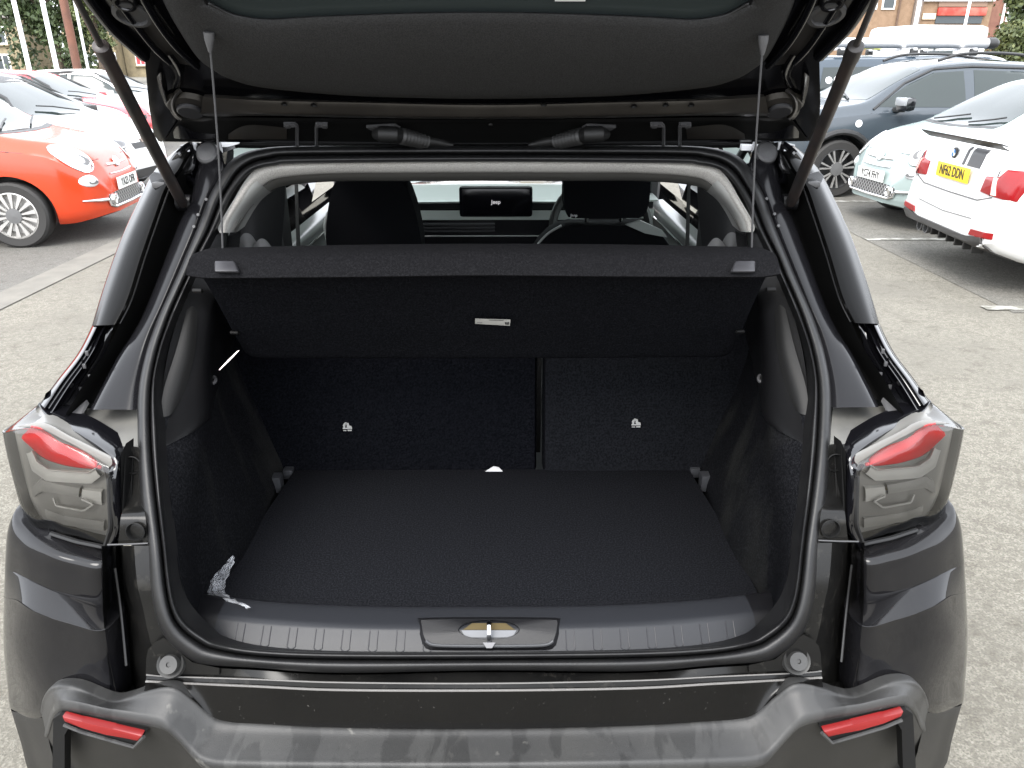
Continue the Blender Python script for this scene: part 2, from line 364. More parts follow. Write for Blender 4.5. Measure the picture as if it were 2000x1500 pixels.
# sill cross panel below the seal, three steps
def yb(p, base):
    q = V(*p, base); return V(*p, base + .10 * q.x * q.x)
rA = [(330,1262),(367,1292),(403,1303),(500,1309),(660,1318),(955,1313)]
rB = [(286,1318),(320,1321),(380,1323),(500,1327),(660,1333),(955,1335)]
rC = [(285,1331),(320,1333),(380,1336),(500,1341),(660,1348),(955,1349)]
rU = [(281,1350),(335,1341),(377,1367),(411,1397),(445,1410),(500,1413),(675,1421),(955,1423)]
rC8 = [(285,1333),(312,1334),(345,1336),(390,1338),(430,1340),(500,1343),(660,1350),(955,1351)]
bm = loft([full([OP(*p, .012) for p in rA]), full([yb(p, .950) for p in rB]), full([yb((p[0], p[1]+2), .944) for p in rB]), full([yb(p, .940) for p in rC])], 70, 10, lv=True)
obj('sill_cross_panel', bm, paint_dusty, suv, smooth=25)
for base, dy, r, mm in ((.947, 0, .0013, steel), (.938, 0, .0022, steel)):
    pts = cr(full([yb((p[0], p[1] + dy), base) for p in (rB if base > .94 else rC)]), 60)
    obj('panel_edge', tube(pts, r, 6), mat('pale_edge', (.13, .125, .12), .35), suv)  # thin paler lines along the panel edges
# corner plates with their plugs
plate = [(287,1316),(288,1285),(292,1268),(305,1255),(322,1246),(331,1252),(350,1272),(378,1294),(430,1305),(430,1318)]
both('corner_plate', prism([OP(*p, .010) for p in plate], (0, -.003, .003)), paint_dusty, suv, smooth=25)
both('corner_plug', lathe([(.024,.006),(.022,-.002),(.0165,.001),(.0145,-.009),(.004,-.0085),(.0035,-.006),(.0001,-.006)], 28, OP(333,1297,.004), (0, .8, -.55)), mat('corner_plug_grey', (.020, .020, .0195), .5), suv)
# ---- bumper
bumper = obj('bumper', loft([full([yb(p, .934) for p in rC8]), full([yb(p, .918) for p in rU])], 80, 12), paint_panel, suv)
corner = [
 [(46,975,1.20),(60,1003,1.175),(100,1030,1.14),(150,1048,1.125),(206,1062,1.115)],
 [(36,990,1.185),(54,1020,1.15),(97,1053,1.114),(147,1071,1.100),(203,1082,1.092)],
 [(24,1008,1.165),(50,1040,1.125),(95,1077,1.088),(145,1095,1.075),(200,1103,1.070)],
 [(14,1040,1.16),(38,1068,1.115),(88,1098,1.083),(142,1120,1.070),(201,1135,1.065)],
 [(10,1100,1.155),(36,1118,1.11),(80,1142,1.077),(132,1163,1.063),(203,1183,1.058)],
 [(10,1108,1.155),(34,1124,1.108),(79,1146,1.074),(132,1167,1.060),(203,1187,1.055)],
 [(8,1160,1.15),(33,1172,1.075),(70,1195,1.035),(140,1218,1.012),(202,1230,1.0)],
 [(8,1166,1.15),(32,1179,1.073),(70,1201,1.032),(140,1224,1.010),(202,1236,.998)],
 [(8,1250,1.15),(25,1262,1.07),(70,1282,1.025),(140,1304,1.002),(212,1314,.992)],
 [(15,1330,1.15),(36,1352,1.075),(82,1362,1.012),(150,1352,.985),(216,1371,.978)],
 [(29,1392,1.145),(50,1408,1.078),(88,1405,1.02),(152,1385,.99),(218,1405,.982)]]
rows = []
for r in corner:
    p = [V(*q) for q in r]; o0 = p[0]
    rows.append([Vector((o0.x + .006, 1.33, o0.z)), Vector((o0.x - .002, 1.24, o0.z)), o0] + p[1:] + [p[-1] + Vector((.012, .05, 0))])
rows.append([Vector((p.x * .95, p.y + .015, p.z - .10)) for p in rows[-1]])
both2('bumper_corner', loft(rows, 46, 64), paint, (bumper, bumper), smooth=28)
U = [(70,1412,1.07),(78,1395,1.03),(85,1362,.995),(105,1341,.975),(150,1341,.965),(215,1366,.955),(250,1362,.95),(280,1352,.946),(335,1343,.942),(377,1369,.94),(411,1399,.936),(438,1410,.934),(500,1414,.932),(675,1422,.924),(955,1424,.920)]
Vv = [(80,1440,1.05),(92,1415,1.0),(101,1385,.965),(118,1370,.945),(152,1373,.935),(205,1384,.925),(230,1388,.92),(262,1394,.915),(316,1406,.905),(345,1429,.90),(375,1462,.89),(402,1484,.88),(470,1490,.873),(675,1492,.864),(955,1492,.860)]
u3, v3 = [V(*p) for p in U], [V(*p) for p in Vv]
rows = [full([p + Vector((0, .02, -.004)) for p in u3]), full(u3), full([a.lerp(b, .25) + Vector((0, 0, -.002)) for a, b in zip(u3, v3)]), full([a.lerp(b, .8) for a, b in zip(u3, v3)]), full(v3), full([p + Vector((0, -.004, -.010)) for p in v3]), full([p + Vector((0, -.003, -.018)) for p in v3])]
obj('bumper_step', loft(rows, 150, 34), plastic, bumper, smooth=60)
f0 = [p + Vector((0, -.002, -.017)) for p in v3]; f1 = [p + Vector((0, .004, -.09)) for p in v3]; f2 = [Vector((p.x, p.y + .05, .26)) for p in v3]
obj('lower_bumper', loft([full(f0), full(f1), full(f2)], 120, 16), plastic_face, bumper, smooth=60)
# side cladding of the bumper
sc = [[(23,1372,1.144),(45,1394,1.074),(86,1403,1.015)], [(31,1396,1.13),(51,1412,1.062),(92,1430,1.012)], [(46,1445,1.125),(64,1455,1.056),(100,1465,1.0)], [(62,1500,1.12),(80,1505,1.056),(115,1505,.99)]]
rr = []
for r in sc:
    p = [V(*q) for q in r]; rr.append([Vector((p[0].x, 1.30, p[0].z)), p[0]] + p[1:])
rr.append([Vector((p.x + .035, p.y, .28)) for p in rr[-1]])
both2('side_cladding', loft(rr, 14, 14), plastic_face, (bumper, bumper))
# reflectors in their recess
both2('reflector_recess', prism([V(104,1404,.935), V(116,1396,.932), V(282,1436,.893), V(268,1458,.891), V(134,1421,.919), V(126,1436,.921), V(126,1520,.917), V(102,1520,.935)], (0, .02, 0)), gutter, (bumper, bumper))
both2('reflector', prism([V(121,1399,.924), V(160,1410,.915), V(220,1424,.902), V(278,1437,.889), V(268,1448,.889), V(206,1435,.903), V(160,1422,.913), V(126,1410,.921)], (0, .012, 0), bev=.002), mat('reflector_red', (.15, .006, .006), .35), (bumper, bumper))
both2('reflector_trim', tube([V(125,1416,.919), V(160,1430,.911), V(205,1443,.901), V(262,1459,.888), V(281,1439,.887)], .003, 6), plastic, (bumper, bumper))
# ---- tail lamps
def lampgrid(dy, dx=0):
    L = [[(75,790,1.27),(100,822,1.22),(152,850,1.18),(205,905,1.14)],
         [(13,839,1.213),(67,838,1.168),(127,866,1.142),(211,910,1.112)],
         [(8,846,1.203),(64,844,1.152),(124,873,1.126),(213,918,1.10)],
         [(22,910,1.19),(80,930,1.13),(145,955,1.105),(215,975,1.09)],
         [(42,978,1.18),(90,1000,1.12),(150,1018,1.10),(217,1030,1.085)],
         [(62,1015,1.17),(105,1035,1.125),(155,1052,1.105),(206,1064,1.09)]]
    rows = []
    for r in L:
        p = [V(*q) + Vector((dx, dy, 0)) for q in r]
        rows.append([p[0] + Vector((.03, .16, .0))] + p)
    return rows
hL = obj('tail_lamp', loft(lampgrid(.022, .006), 24, 26), lamp_grey, suv)
hb = bmesh.new(); hb.from_mesh(hL.data)
for v in hb.verts: v.co.x = -v.co.x
hR = obj('tail_lamp', hb, lamp_grey, suv)
both2('lamp_lens', loft(lampgrid(0), 30, 30), clear_lens, (hL, hR), smooth=60)
rt = [(26,838,1.205),(62,836,1.172),(112,864,1.148),(155,880,1.135),(184,906,1.122)]
rb = [(38,866,1.198),(72,896,1.156),(111,911,1.136),(151,918,1.124),(190,920,1.117)]
both2('red_strip', loft([[V(*p) + Vector((.004, .006, 0)) for p in rt], [V(*((a + b) / 2 for a, b in zip(p, q))) for p, q in zip(rt, rb)], [V(*p) + Vector((.004, .006, 0)) for p in rb]], 26, 9), red_lens, (hL, hR), thick=.006)
def bar(pts, r, m):
    both2('light_bar', tube(cr([V(x, y, Y) for x, y, Y in pts], 24, lin=True), r, 8), m, (hL, hR), smooth=60)
def ribbon(t, u, m, dy=0.0, name='light_bar'):
    A_ = [V(*p) for p in t]; B_ = [V(*p) for p in u]; off = Vector((0, dy, 0))
    both2(name, loft([[p + Vector((0, .012, 0)) + off for p in A_], [p + off for p in A_], [p.lerp(q, .5) + off + Vector((0, -.002, 0)) for p, q in zip(A_, B_)], [q + off for q in B_], [q + Vector((0, .012, 0)) + off for q in B_]], 26, 12, lu=True, lv=True), m, (hL, hR), smooth=30)
bar_mid = mat('lamp_bar_mid', (.20, .197, .185), .3)
ribbon([(62,882,1.168),(72,904,1.156),(95,919,1.142),(172,925,1.118),(186,916,1.114)], [(51,886,1.178),(62,920,1.164),(91,941,1.142),(178,946,1.114),(197,931,1.109)], lamp_light)
bar([(62,881,1.165),(72,903,1.153),(95,918,1.139),(172,924,1.115),(186,915,1.111)], .0013, lamp_light)
ribbon([(66,946,1.158),(80,936,1.148),(112,945,1.135),(156,953,1.118)], [(64,972,1.162),(82,961,1.148),(114,965,1.133),(154,972,1.118)], bar_mid)
ribbon([(158,958,1.117),(175,960,1.112),(196,962,1.105)], [(158,982,1.117),(176,985,1.112),(197,990,1.105)], lamp_light, .004)
ribbon([(84,998,1.15),(120,1010,1.132),(200,1022,1.102)], [(88,1016,1.148),(122,1030,1.13),(200,1042,1.1)], bar_mid, .006)
bar([(104,972,1.134),(110,988,1.130),(164,998,1.108),(182,985,1.104),(160,975,1.110)], .0019, lamp_light)
both2('amber_bulb', box(V(157,955,1.128), (.006, .010, .013), bev=.002), mat('amber', (.14, .10, .03), .3), (hL, hR))
both2('lamp_back', prism([V(40,850,1.30), V(100,832,1.30), V(160,860,1.25), V(212,915,1.21), V(216,1030,1.17), V(208,1075,1.15), V(130,1068,1.16), V(60,1025,1.21), V(45,960,1.25)], (0, .03, 0)), gutter, (hL, hR))
# black surround between lens and body
sr_in = [(75,788,1.275),(100,820,1.225),(152,848,1.185),(205,902,1.145),(213,925,1.105),(216,975,1.092),(218,1030,1.088),(206,1066,1.093)]
sr_out = [(84,784,1.285),(112,818,1.225),(168,848,1.175),(226,890,1.13),(236,925,1.12),(241,980,1.105),(236,1035,1.09),(208,1086,1.085)]
both('lamp_surround', loft([[V(*p) + Vector((0, .03, 0)) for p in sr_in], [V(*p) for p in sr_in], [V(*((a + b) / 2 for a, b in zip(p, q))) + Vector((0, -.006, .0)) for p, q in zip(sr_in, sr_out)], [V(*p) for p in sr_out], [V(*p) + Vector((0, .05, 0)) for p in sr_out]], 50, 20), paint_clean, suv)
both('lamp_gasket', tube(cr([V(100,824,1.218), V(152,853,1.176), V(203,908,1.137), V(213,930,1.10), V(217,1030,1.083), V(205,1069,1.087), V(150,1058,1.10), V(100,1042,1.122)], 40, lin=True), .0042, 6), rubber, suv)
both('fin_plate', prism([V(236,888,1.125), V(246,866,1.14), V(246,960,1.115), V(240,1010,1.075), V(236,1030,1.075)], (.004, .02, 0)), gutter, suv)
# ---- boot: floor, walls, sill
FZ = .66
fl = [(-.522, 1.155), (-.51, 1.125), (.51, 1.125), (.522, 1.155), (.515, 1.40), (.495, 1.668), (-.495, 1.668), (-.515, 1.40)]
obj('boot_floor', prism([Vector((x, y, FZ - .02)) for x, y in fl], (0, 0, .02), bev=.003), carpet, suv)
loopI = [OP(*p, .006) for p in I_]; loopI[0].x = loopI[-1].x = 0
def I_at(z):
    pts = loopI[5:18]
    for a, b in zip(pts, pts[1:]):
        if (a.z - z) * (b.z - z) <= 0 and abs(a.z - b.z) > 1e-6: return a.lerp(b, (z - a.z) / (b.z - a.z))
    return Vector((pts[0].x, pts[0].y, z)) if z < pts[0].z else pts[-1]
def wall_row(z, kind):
    n = I_at(z); out = [n + Vector((.0, .030, 0))]
    for k, Y in enumerate((.07, .13, .20, .28, .36)):
        yy = n.y + (1.76 - n.y) * (k + 1) / 5
        far = -.522 - .42 * max(0, min(.27, z - .66)); near = -.532
        x = near + (far - near) * (k / 4)
        bump = .028 * math.exp(-((yy - 1.36) / .17) ** 2 - ((z - .74) / .20) ** 2)
        rec = -.022 * math.exp(-((yy - 1.36) / .14) ** 2 - ((z - 1.12) / .12) ** 2)
        if kind == 'top': x += .012
        out.append(Vector((x + bump + rec, yy, z)))
    return out
both('side_lining', loft([wall_row(z, 'c') for z in (.60, .66, .72, .80, .88, .96, 1.04)], 30, 30), carpet_wall, suv)
both('upper_side_trim', loft([wall_row(.985, 'c'), wall_row(.99, 'top'), wall_row(1.06, 'top'), wall_row(1.14, 'top'), wall_row(1.22, 'top'), wall_row(1.30, 'top')], 30, 30), mat('side_trim_plastic', (.003, .003, .0034), .36, spec=.3, bump=.12, b_scale=900), suv)
# added lighter piece: the trim's pale swoosh of reflection put into its colour
both('trim_sheen', loft([[OP(366,600,.045), OP(377,598,.05), OP(386,610,.06)], [OP(345,680,.035), OP(365,684,.045), OP(380,690,.07)], [OP(320,760,.03), OP(342,762,.042), OP(362,760,.07)], [OP(313,815,.03), OP(330,812,.04), OP(345,800,.06)]], 12, 24), mat('sheen_plastic', (.009, .009, .009), .42, spec=.35), suv)
both('bag_hook', tube(cr([OP(404,748,.20), OP(416,749,.19), OP(421,742,.195), OP(418,736,.20)], 12), .0035, 8), plug_m, suv)
# boot floor support clips
for (x, y, Y, s) in ((535,943,1.60,.040),(565,922,1.665,.024)):
    both('floor_clip', box(V(x, y, Y) + Vector((0, 0, .0)), (s, .03, s * 1.05), bev=.003), mat('clip_grey', (.022, .023, .026), .5), suv)
sliver = obj('glow_sliver', prism([V(427,723,1.30), V(430,722,1.30), V(448,705,1.33), V(467,685,1.36), V(463,686,1.36), V(444,704,1.33)], (0, .003, 0)), mat('glow_sliver_light', (.8, .75, .7), .3, emis=(1, .80, .70), es=.32), suv)  # glowing strip added for a bright sliver of light at a gap
# seat backs
def seat(x0, x1, y0):
    b = box(((x0 + x1) / 2, 0, 0), (x1 - x0, .09, .56), bev=.022)
    m = Matrix.Rotation(R(-14), 4, 'X'); bmesh.ops.transform(b, matrix=m, verts=b.verts)
    bmesh.ops.translate(b, vec=(0, y0, .90), verts=b.verts); return b
seatL = obj('rear_seat_back', seat(-.68, .112, 1.775), fabric_dark, suv)
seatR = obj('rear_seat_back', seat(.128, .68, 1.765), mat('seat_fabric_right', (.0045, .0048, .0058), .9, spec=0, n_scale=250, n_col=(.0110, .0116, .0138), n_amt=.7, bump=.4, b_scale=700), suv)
seatR['label'] = 'narrow right-hand rear seat back'; seatL['label'] = 'wide left-hand rear seat back'
obj('seat_gap_liner', box((.12, 1.80, .9), (.012, .05, .5)), gutter, suv)
def tether(cx, cz, par):
    y = par_y = None
    o = V(cx, cz, 1.690 if cx < 1000 else 1.681); M = frame4(o, (1, 0, 0), (0, math.sin(R(14)), math.cos(R(14))))
    b = bmesh.new()
    def P(l): return [M @ Vector((x * .001, yy * .001, 0)) for x, yy in l]
    n = Vector((0, -.0015, .0003))
    prism(P([(-10,-11),(-2,-11),(-2,-9),(-10,-9)]), n, b); prism(P([(1,-11),(11,-11),(11,-8),(1,-8)]), n, b)
    prism(P([(-11,-6),(12,-6),(12,-3),(-11,-3)]), n, b); prism(P([(-9,-3),(-5,-3),(-3,8),(-7,9),(-10,4)]), n, b)
    prism(P([(1,-3),(12,-3),(11,1),(5,3),(4,9),(0,10),(-1,0)]), n, b); prism(P([(-5,5),(-1,5),(-1,11),(-5,11)]), n, b)
    obj('child_seat_symbol', b, mat('symbol_white', (.26, .26, .255), .6), par, smooth=0)
tether(678, 833, seatL); tether(1242, 826, seatR)
# sill plate with ribs
srow = [(-.47, 1.0), (-.40, 1.0), (0, 1.0), (.40, 1.0), (.47, 1.0)]
def sp(x, Y, z): return Vector((x, Y + .035 * (abs(x) / .5) ** 3, z))
xs = [-.475 + .0475 * k for k in range(21)]
prof_s = [(1.150, .652), (1.118, .655), (1.108, .685), (1.098, .697), (1.060, .699), (1.046, .697), (1.036, .691), (1.012, .674), (1.004, .668), (.995, .655)]
sill = obj('sill_plate', loft([[sp(x, Y, z) for x in xs] for k, (Y, z) in enumerate(prof_s)], 60, 40), sillp, suv)
both2('sill_end', loft([[sp(x, Y, z) for x in (-.60, -.56, -.52, -.475)] for Y, z in prof_s], 14, 40), trimp, (sill, sill))
def szz(Y):
    P = list(reversed(prof_s))
    for (y0, z0), (y1, z1) in zip(P, P[1:]):
        if Y <= y1: return z0 + (z1 - z0) * (Y - y0) / (y1 - y0)
    return P[-1][1]
def SPt(px, py, h=0.0):
    r = ray(px, py); lo, hi = .98, 1.14
    for _ in range(40):
        m = (lo + hi) / 2; p = CAM + r * (m / r.y)
        if p.z > szz(m) + h: lo = m
        else: hi = m
    return CAM + r * (hi / r.y)
for k in range(8):
    x = -.435 + k * .047
    b = tube(cr([sp(x + .0, 1.040, .6945), sp(x, 1.020, .6803), sp(x, 1.014, .676), sp(x + .007, 1.011, .6738), sp(x + .014, 1.014, .676), sp(x + .014, 1.020, .6803), sp(x + .014, 1.040, .6945)], 16), .0008, 5)
    both2('sill_rib', b, mat('rib_line', (.02, .02, .024), .5), (sill, sill))
# latch trim: raised block with an oval scoop
lo_out = [(812,1205),(840,1204),(900,1203),(955,1203),(1010,1203),(1070,1204),(1100,1205),(1095,1235),(1088,1264),(1078,1273),(1020,1274),(955,1274),(890,1274),(832,1273),(823,1264),(816,1235)]
lo_top = [(822,1211),(845,1210),(900,1209),(955,1209),(1010,1209),(1066,1210),(1090,1211),(1086,1236),(1080,1254),(1066,1262),(1020,1263),(955,1263),(890,1263),(846,1262),(832,1254),(826,1236)]
N = 64
cl_ = SPt(955, 1232, .012)
def start(o):
    i = min(range(N), key=lambda j: o[j].x); return o[i:] + o[:i]
o1 = start(arc_resample([SPt(x, y, -.003) for x, y in lo_out], N, True)); o2 = start(arc_resample([SPt(x, y, .008) for x, y in lo_top], N, True))
ov3 = start([SPt(955 + 60 * math.cos(2 * math.pi * k / N), 1230 + 19 * math.sin(2 * math.pi * k / N), .008) for k in range(N)])
ovpx = [(955 + 60 * math.cos(2 * math.pi * k / N), 1230 + 19 * math.sin(2 * math.pi * k / N)) for k in range(N)]
k0 = min(range(N), key=lambda k: ovpx[k][0]); ovpx = ovpx[k0:] + ovpx[:k0]
ov4 = [(p - cl_) * .97 + cl_ + Vector((0, .003, -.006)) for p in ov3]; ov5 = [(p - cl_) * .93 + cl_ + Vector((0, .012, -.034)) for p in ov3]
if (o2[8] - ov3[8]).length > (o2[8] - ov3[-8]).length: ov3, ov4, ovpx = [[l[0]] + l[:0:-1] for l in (ov3, ov4, ovpx)]
lat = obj('latch_trim', gridmesh([o1, o2, ov3, [SPt(955 + (p0 - 955) * .97, 1230 + (p1 - 1230) * .97, .0005) for p0, p1 in ovpx]], closed_u=True), trimp, sill, smooth=35)
obj('latch_lip', tube(cr([SPt(x, y, .009) for x, y in ((832,1252),(848,1260),(900,1262),(955,1262),(1010,1262),(1064,1260),(1080,1252))], 40), .0028, 8), mat('latch_lip_grey', (.05, .052, .056), .3), sill)
st = obj('striker', tube(cr([SPt(955,1254,.010), SPt(955,1240,.022), SPt(955,1222,.026), SPt(955,1216,.012), SPt(955,1218,-.01)], 14), .0040, 8), chrome, suv)
obj('striker_base', prism([SPt(901,1231,.0015), SPt(1009,1231,.0015), SPt(1001,1245,.0015), SPt(909,1245,.0015)], (0, .002, -.002)), mat('grey_metal_base', (.10, .105, .115), .45), suv)
obj('sound_foam', prism([SPt(922,1217,.0015), SPt(988,1217,.0015), SPt(1006,1230,.0015), SPt(904,1230,.0015)], (0, .002, -.002)), mat('tan_foam', (.060, .042, .012), .8), suv)
obj('latch_arrow', prism([SPt(943,1255,.0145), SPt(968,1255,.0145), SPt(961,1266,.0145), SPt(950,1266,.0145)], (0, -.001, .001)), mat('arrow_grey', (.10, .10, .11), .4), suv)
# ---- headliner arch
hin = [(464,451),(481,421),(499,397),(529,373),(568,361),(658,354),(790,353.5),(955,353)]
hou = [(430,455),(428,440),(452,398),(488,341),(530,322),(658,314),(790,312),(955,311)]
ha = [OP(*p, .02) for p in hou]; hb_ = [V(x, y, OP(x, y, 0).y + .16 + .03 * i / 7) for i, (x, y) in enumerate(hin)]
md = [OP(a[0] * .38 + b[0] * .62, a[1] * .38 + b[1] * .62, .055) for a, b in zip(hou, hin)]
mq = [OP(a[0] * .75 + b[0] * .25, a[1] * .75 + b[1] * .25, .022) for a, b in zip(hou, hin)]
arch = obj('headliner', loft([full(ha), full(mq), full(md), full([p + Vector((0, .03, .004)) for p in md])], 90, 16), headl, suv)
obj('header_trim', loft([full([p + Vector((0, .06, .010)) for p in md]), full([p + Vector((0, .012, .0)) + (q - p) * .25 for p, q in zip(md, hb_)]), full(hb_), full([p + Vector((0, .08, .02)) for p in hb_])], 90, 12), mat('header_trim_shade', (.17, .165, .15), .7), suv)  # grey darkened to carry the shade of the recessed header
pl = []
for k in range(4):
    pl.append([ha[k] + Vector((0, -.002, 0)), md[k] + Vector((0, -.003, -.001)), hb_[k] + Vector((0, -.003, -.001)), hb_[k] + Vector((0, .05, 0))])
both('pillar_trim', loft(pl, 14, 16), headp, suv)
both('pillar_lower_trim', loft([[OP(420,458,.03), OP(445,462,.08), OP(470,452,.16)], [OP(404,490,.03), OP(430,492,.08), OP(466,490,.20)], [OP(380,530,.03), OP(410,530,.10), OP(450,540,.25)]], 10, 10), trimp, suv)
# C pillar, rear quarter and shoulder pieces inside
both('rear_pillar_trim', loft([[V(462,425,1.86), V(500,385,1.90), V(556,352,1.98)], [V(450,450,1.85), V(500,430,1.88), V(556,400,1.98)], [V(440,500,1.84), V(500,500,1.86), V(548,500,1.98)]], 12, 12), mat('pillar_dark', (.008, .008, .010), .6), suv)
both('seat_shoulder', loft([[V(466,470,1.70), V(476,456,1.71), V(490,458,1.72), V(502,475,1.73)], [V(464,520,1.68), V(480,500,1.67), V(500,500,1.68), V(520,520,1.70)]], 14, 6), mat('shoulder_grey', (.20, .20, .20), .6), suv)
both('seat_bolster', loft([[V(490,486,1.68), V(505,468,1.69), V(518,468,1.70), V(532,484,1.71)], [V(485,520,1.66), V(505,505,1.65), V(520,505,1.66), V(540,520,1.67)]], 14, 6), mat('bolster_grey', (.20, .20, .20), .6), suv)
# ---- cabin
cab = mat('cabin_lining', (.05, .05, .052), .6); cabl = mat('door_card', (.20, .21, .205), .32)
obj('cabin_floor', box((0, 2.75, .42), (1.30, 2.0, .04)), cab, suv)
obj('roof_lining', loft([full([Vector((-.60, Y, z - .02)), Vector((-.45, Y, z)), Vector((0, Y, z + .02))]) for Y, z in ((1.78, 1.37), (2.2, 1.42), (2.7, 1.42), (3.0, 1.37))], 20, 12), headl, suv)
for sgn in (0,):
    dc = []
    for Y in (1.95, 2.2, 2.5, 2.8, 3.1, 3.35):
        b = 1.045 + (Y - 2.4) * .0
        dc.append([Vector((-.72, Y, b + .005)), Vector((-.668, Y, b)), Vector((-.655, Y, b - .03)), Vector((-.665, Y, b - .10)), Vector((-.635, Y, b - .20)), Vector((-.66, Y, .45))])
    both('door_card', loft(dc, 24, 24), cabl, suv)
    both('door_trim_line', tube([Vector((-.650, Y, 1.012)) for Y in (1.98, 2.5, 3.0, 3.3)], .004, 6), chrome, suv)
    both('door_armrest_line', tube([Vector((-.640, 2.1, .93)), Vector((-.645, 2.6, .93)), Vector((-.65, 3.1, .945))], .006, 6), mat('satin_silver', (.5, .5, .5), .35, metal=.6), suv)
both('centre_pillar', box((-.675, 2.40, 1.22), (.04, .10, .40), bev=.01), cab, suv)
both('front_pillar', tube([Vector((-.68, 3.42, 1.02)), Vector((-.60, 2.98, 1.40))], .035, 8), cab, suv)
both('seat_belt', prism([V(575,356,2.20), V(581,356,2.20), V(586,486,2.14), V(579,486,2.14)], (0, .006, 0)), mat('belt', (.012, .012, .012), .7), suv)
# dashboard
dash = obj('dashboard', loft([full([Vector((-.66, Y + .05, z)), Vector((-.40, Y, z)), Vector((0, Y, z + .003))]) for Y, z in ((3.62, 1.078), (3.45, 1.088), (3.14, 1.086), (3.10, 1.078), (3.115, 1.072))], 30, 30), mat('dash_plastic', (.40, .44, .42), .30), suv, smooth=35)  # pale base carries the windscreen light reflected on the dash top
for z0, z1, y0, m_, nm in ((1.074, 1.050, 3.115, 'black', 'dash_recess'), (1.051, 1.013, 3.085, 'silver', 'dash_strip'), (1.014, .70, 3.10, 'black', 'lower_dash')):
    obj(nm, loft([full([Vector((-.64, y0 + .03, z)), Vector((-.3, y0, z)), Vector((0, y0, z))]) for z in (z0, z1)], 16, 3), mat('dash_' + m_, (.50, .54, .52) if m_ == 'silver' else (.008, .008, .010), .3), dash)
for dz in (.995, .982, .968): obj('vent_slat', box((-.16, 3.09, dz), (.30, .02, .006)), mat('vent', (.05, .05, .055), .4), dash)
obj('vent_trim_line', tube([Vector((-.60, 3.08, .948)), Vector((.60, 3.08, .948))], .003, 6), mat('satin_silver', (.5, .5, .5), .35), dash)
s0, s1 = V(897, 362, 2.98), V(1040, 425, 2.94)
scr = obj('touchscreen', box((s0 + s1) / 2, ((s1.x - s0.x), .02, (s0.z - s1.z)), bev=.012), mat('screen_glass', (.006, .006, .009), .15), dash)
textmesh('screen_logo', 'Jeep', .021, mat('screen_white', (.3, .3, .32), .5, emis=(1, .97, 1), es=.2), dash, frame4((s0 + s1) / 2 + Vector((0, -.014, .0)), (1, 0, 0), (0, 0, 1)))
wh = V(1175, 415, 2.90)
ring = [wh + Vector((.185 * math.cos(2 * math.pi * k / 40), .07 * math.sin(2 * math.pi * k / 40), .17 * math.sin(2 * math.pi * k / 40) - .06)) for k in range(41)]
wheel = obj('steering_wheel', tube(ring, .016, 8), mat('wheel_leather', (.02, .02, .02), .4), suv)
obj('wheel_hub', box(wh + Vector((.02, .02, -.06)), (.16, .05, .10), bev=.02), trimp, wheel)
obj('wheel_spoke', box(wh + Vector((0, .015, -.06)), (.36, .02, .03), bev=.008), mat('satin_silver', (.5, .5, .5), .35), wheel)
# front seats
fs = mat('front_seat_fabric', (.005, .0052, .0068), .9, spec=.12)
def seatshape(cx, Y, pts, m=fs, dep=.10, name='front_seat'):
    """pts: half outline (dx,z)"""
    out = [Vector((cx - d, Y, z)) for d, z in pts] + [Vector((cx + d, Y, z)) for d, z in reversed(pts)]
    return prism(arc_resample(out, 44, True), (0, dep, .0), bev=.012)
pL = V(731, 420, 2.55)
obj('front_seat', seatshape(pL.x, 2.50, [(.155, .60), (.155, .98), (.158, 1.06), (.148, 1.13), (.128, 1.21), (.10, 1.27), (.03, 1.285)], dep=.12), fs, suv)
obj('seat_side_trim', tube(cr([V(643,415,2.52), V(636,440,2.52), V(641,470,2.52)], 12), .008, 8), mat('satin_silver', (.5, .5, .5), .35), suv)
pR = V(1180, 420, 2.65)
st2 = obj('front_seat', seatshape(pR.x, 2.62, [(.27, .60), (.27, .93), (.24, 1.0), (.20, 1.05), (.14, 1.085), (.06, 1.08)], dep=.12), fs, suv)
obj('headrest', seatshape(pR.x, 2.60, [(.13, 1.11), (.145, 1.16), (.145, 1.25), (.11, 1.30), (.03, 1.31)], dep=.11), fs, st2)
for s in (-1, 1): obj('headrest_post', tube([Vector((pR.x + s * .06, 2.66, 1.04)), Vector((pR.x + s * .06, 2.66, 1.13))], .008, 8), chrome, st2)
obj('seat_piping', tube(cr([Vector((pR.x - .272, 2.612, .93)), Vector((pR.x - .243, 2.612, 1.0)), Vector((pR.x - .20, 2.612, 1.052)), Vector((pR.x - .15, 2.612, 1.083))], 16), .004, 6), mat('satin_silver', (.5, .5, .5), .35), st2)
obj('seat_shoulder_trim', prism([Vector((pR.x + .07, 2.615, 1.085)), Vector((pR.x + .12, 2.615, 1.10)), Vector((pR.x + .20, 2.615, 1.065)), Vector((pR.x + .22, 2.615, 1.04)), Vector((pR.x + .14, 2.615, 1.055))], (0, .01, 0)), mat('seat_trim_grey', (.35, .37, .36), .4), st2)
textmesh('seat_logo', 'Jeep', .0135, white_p, st2, frame4(V(1121, 421, 2.597), (1, 0, 0), (0, 0, 1)), bold=.0004)
obj('underbody', box((0, 2.9, .30), (1.5, 3.6, .06), bev=.01), gutter, suv)
obj('boot_tub', box((0, 1.36, .42), (1.3, .74, .30), bev=.01), gutter, suv)
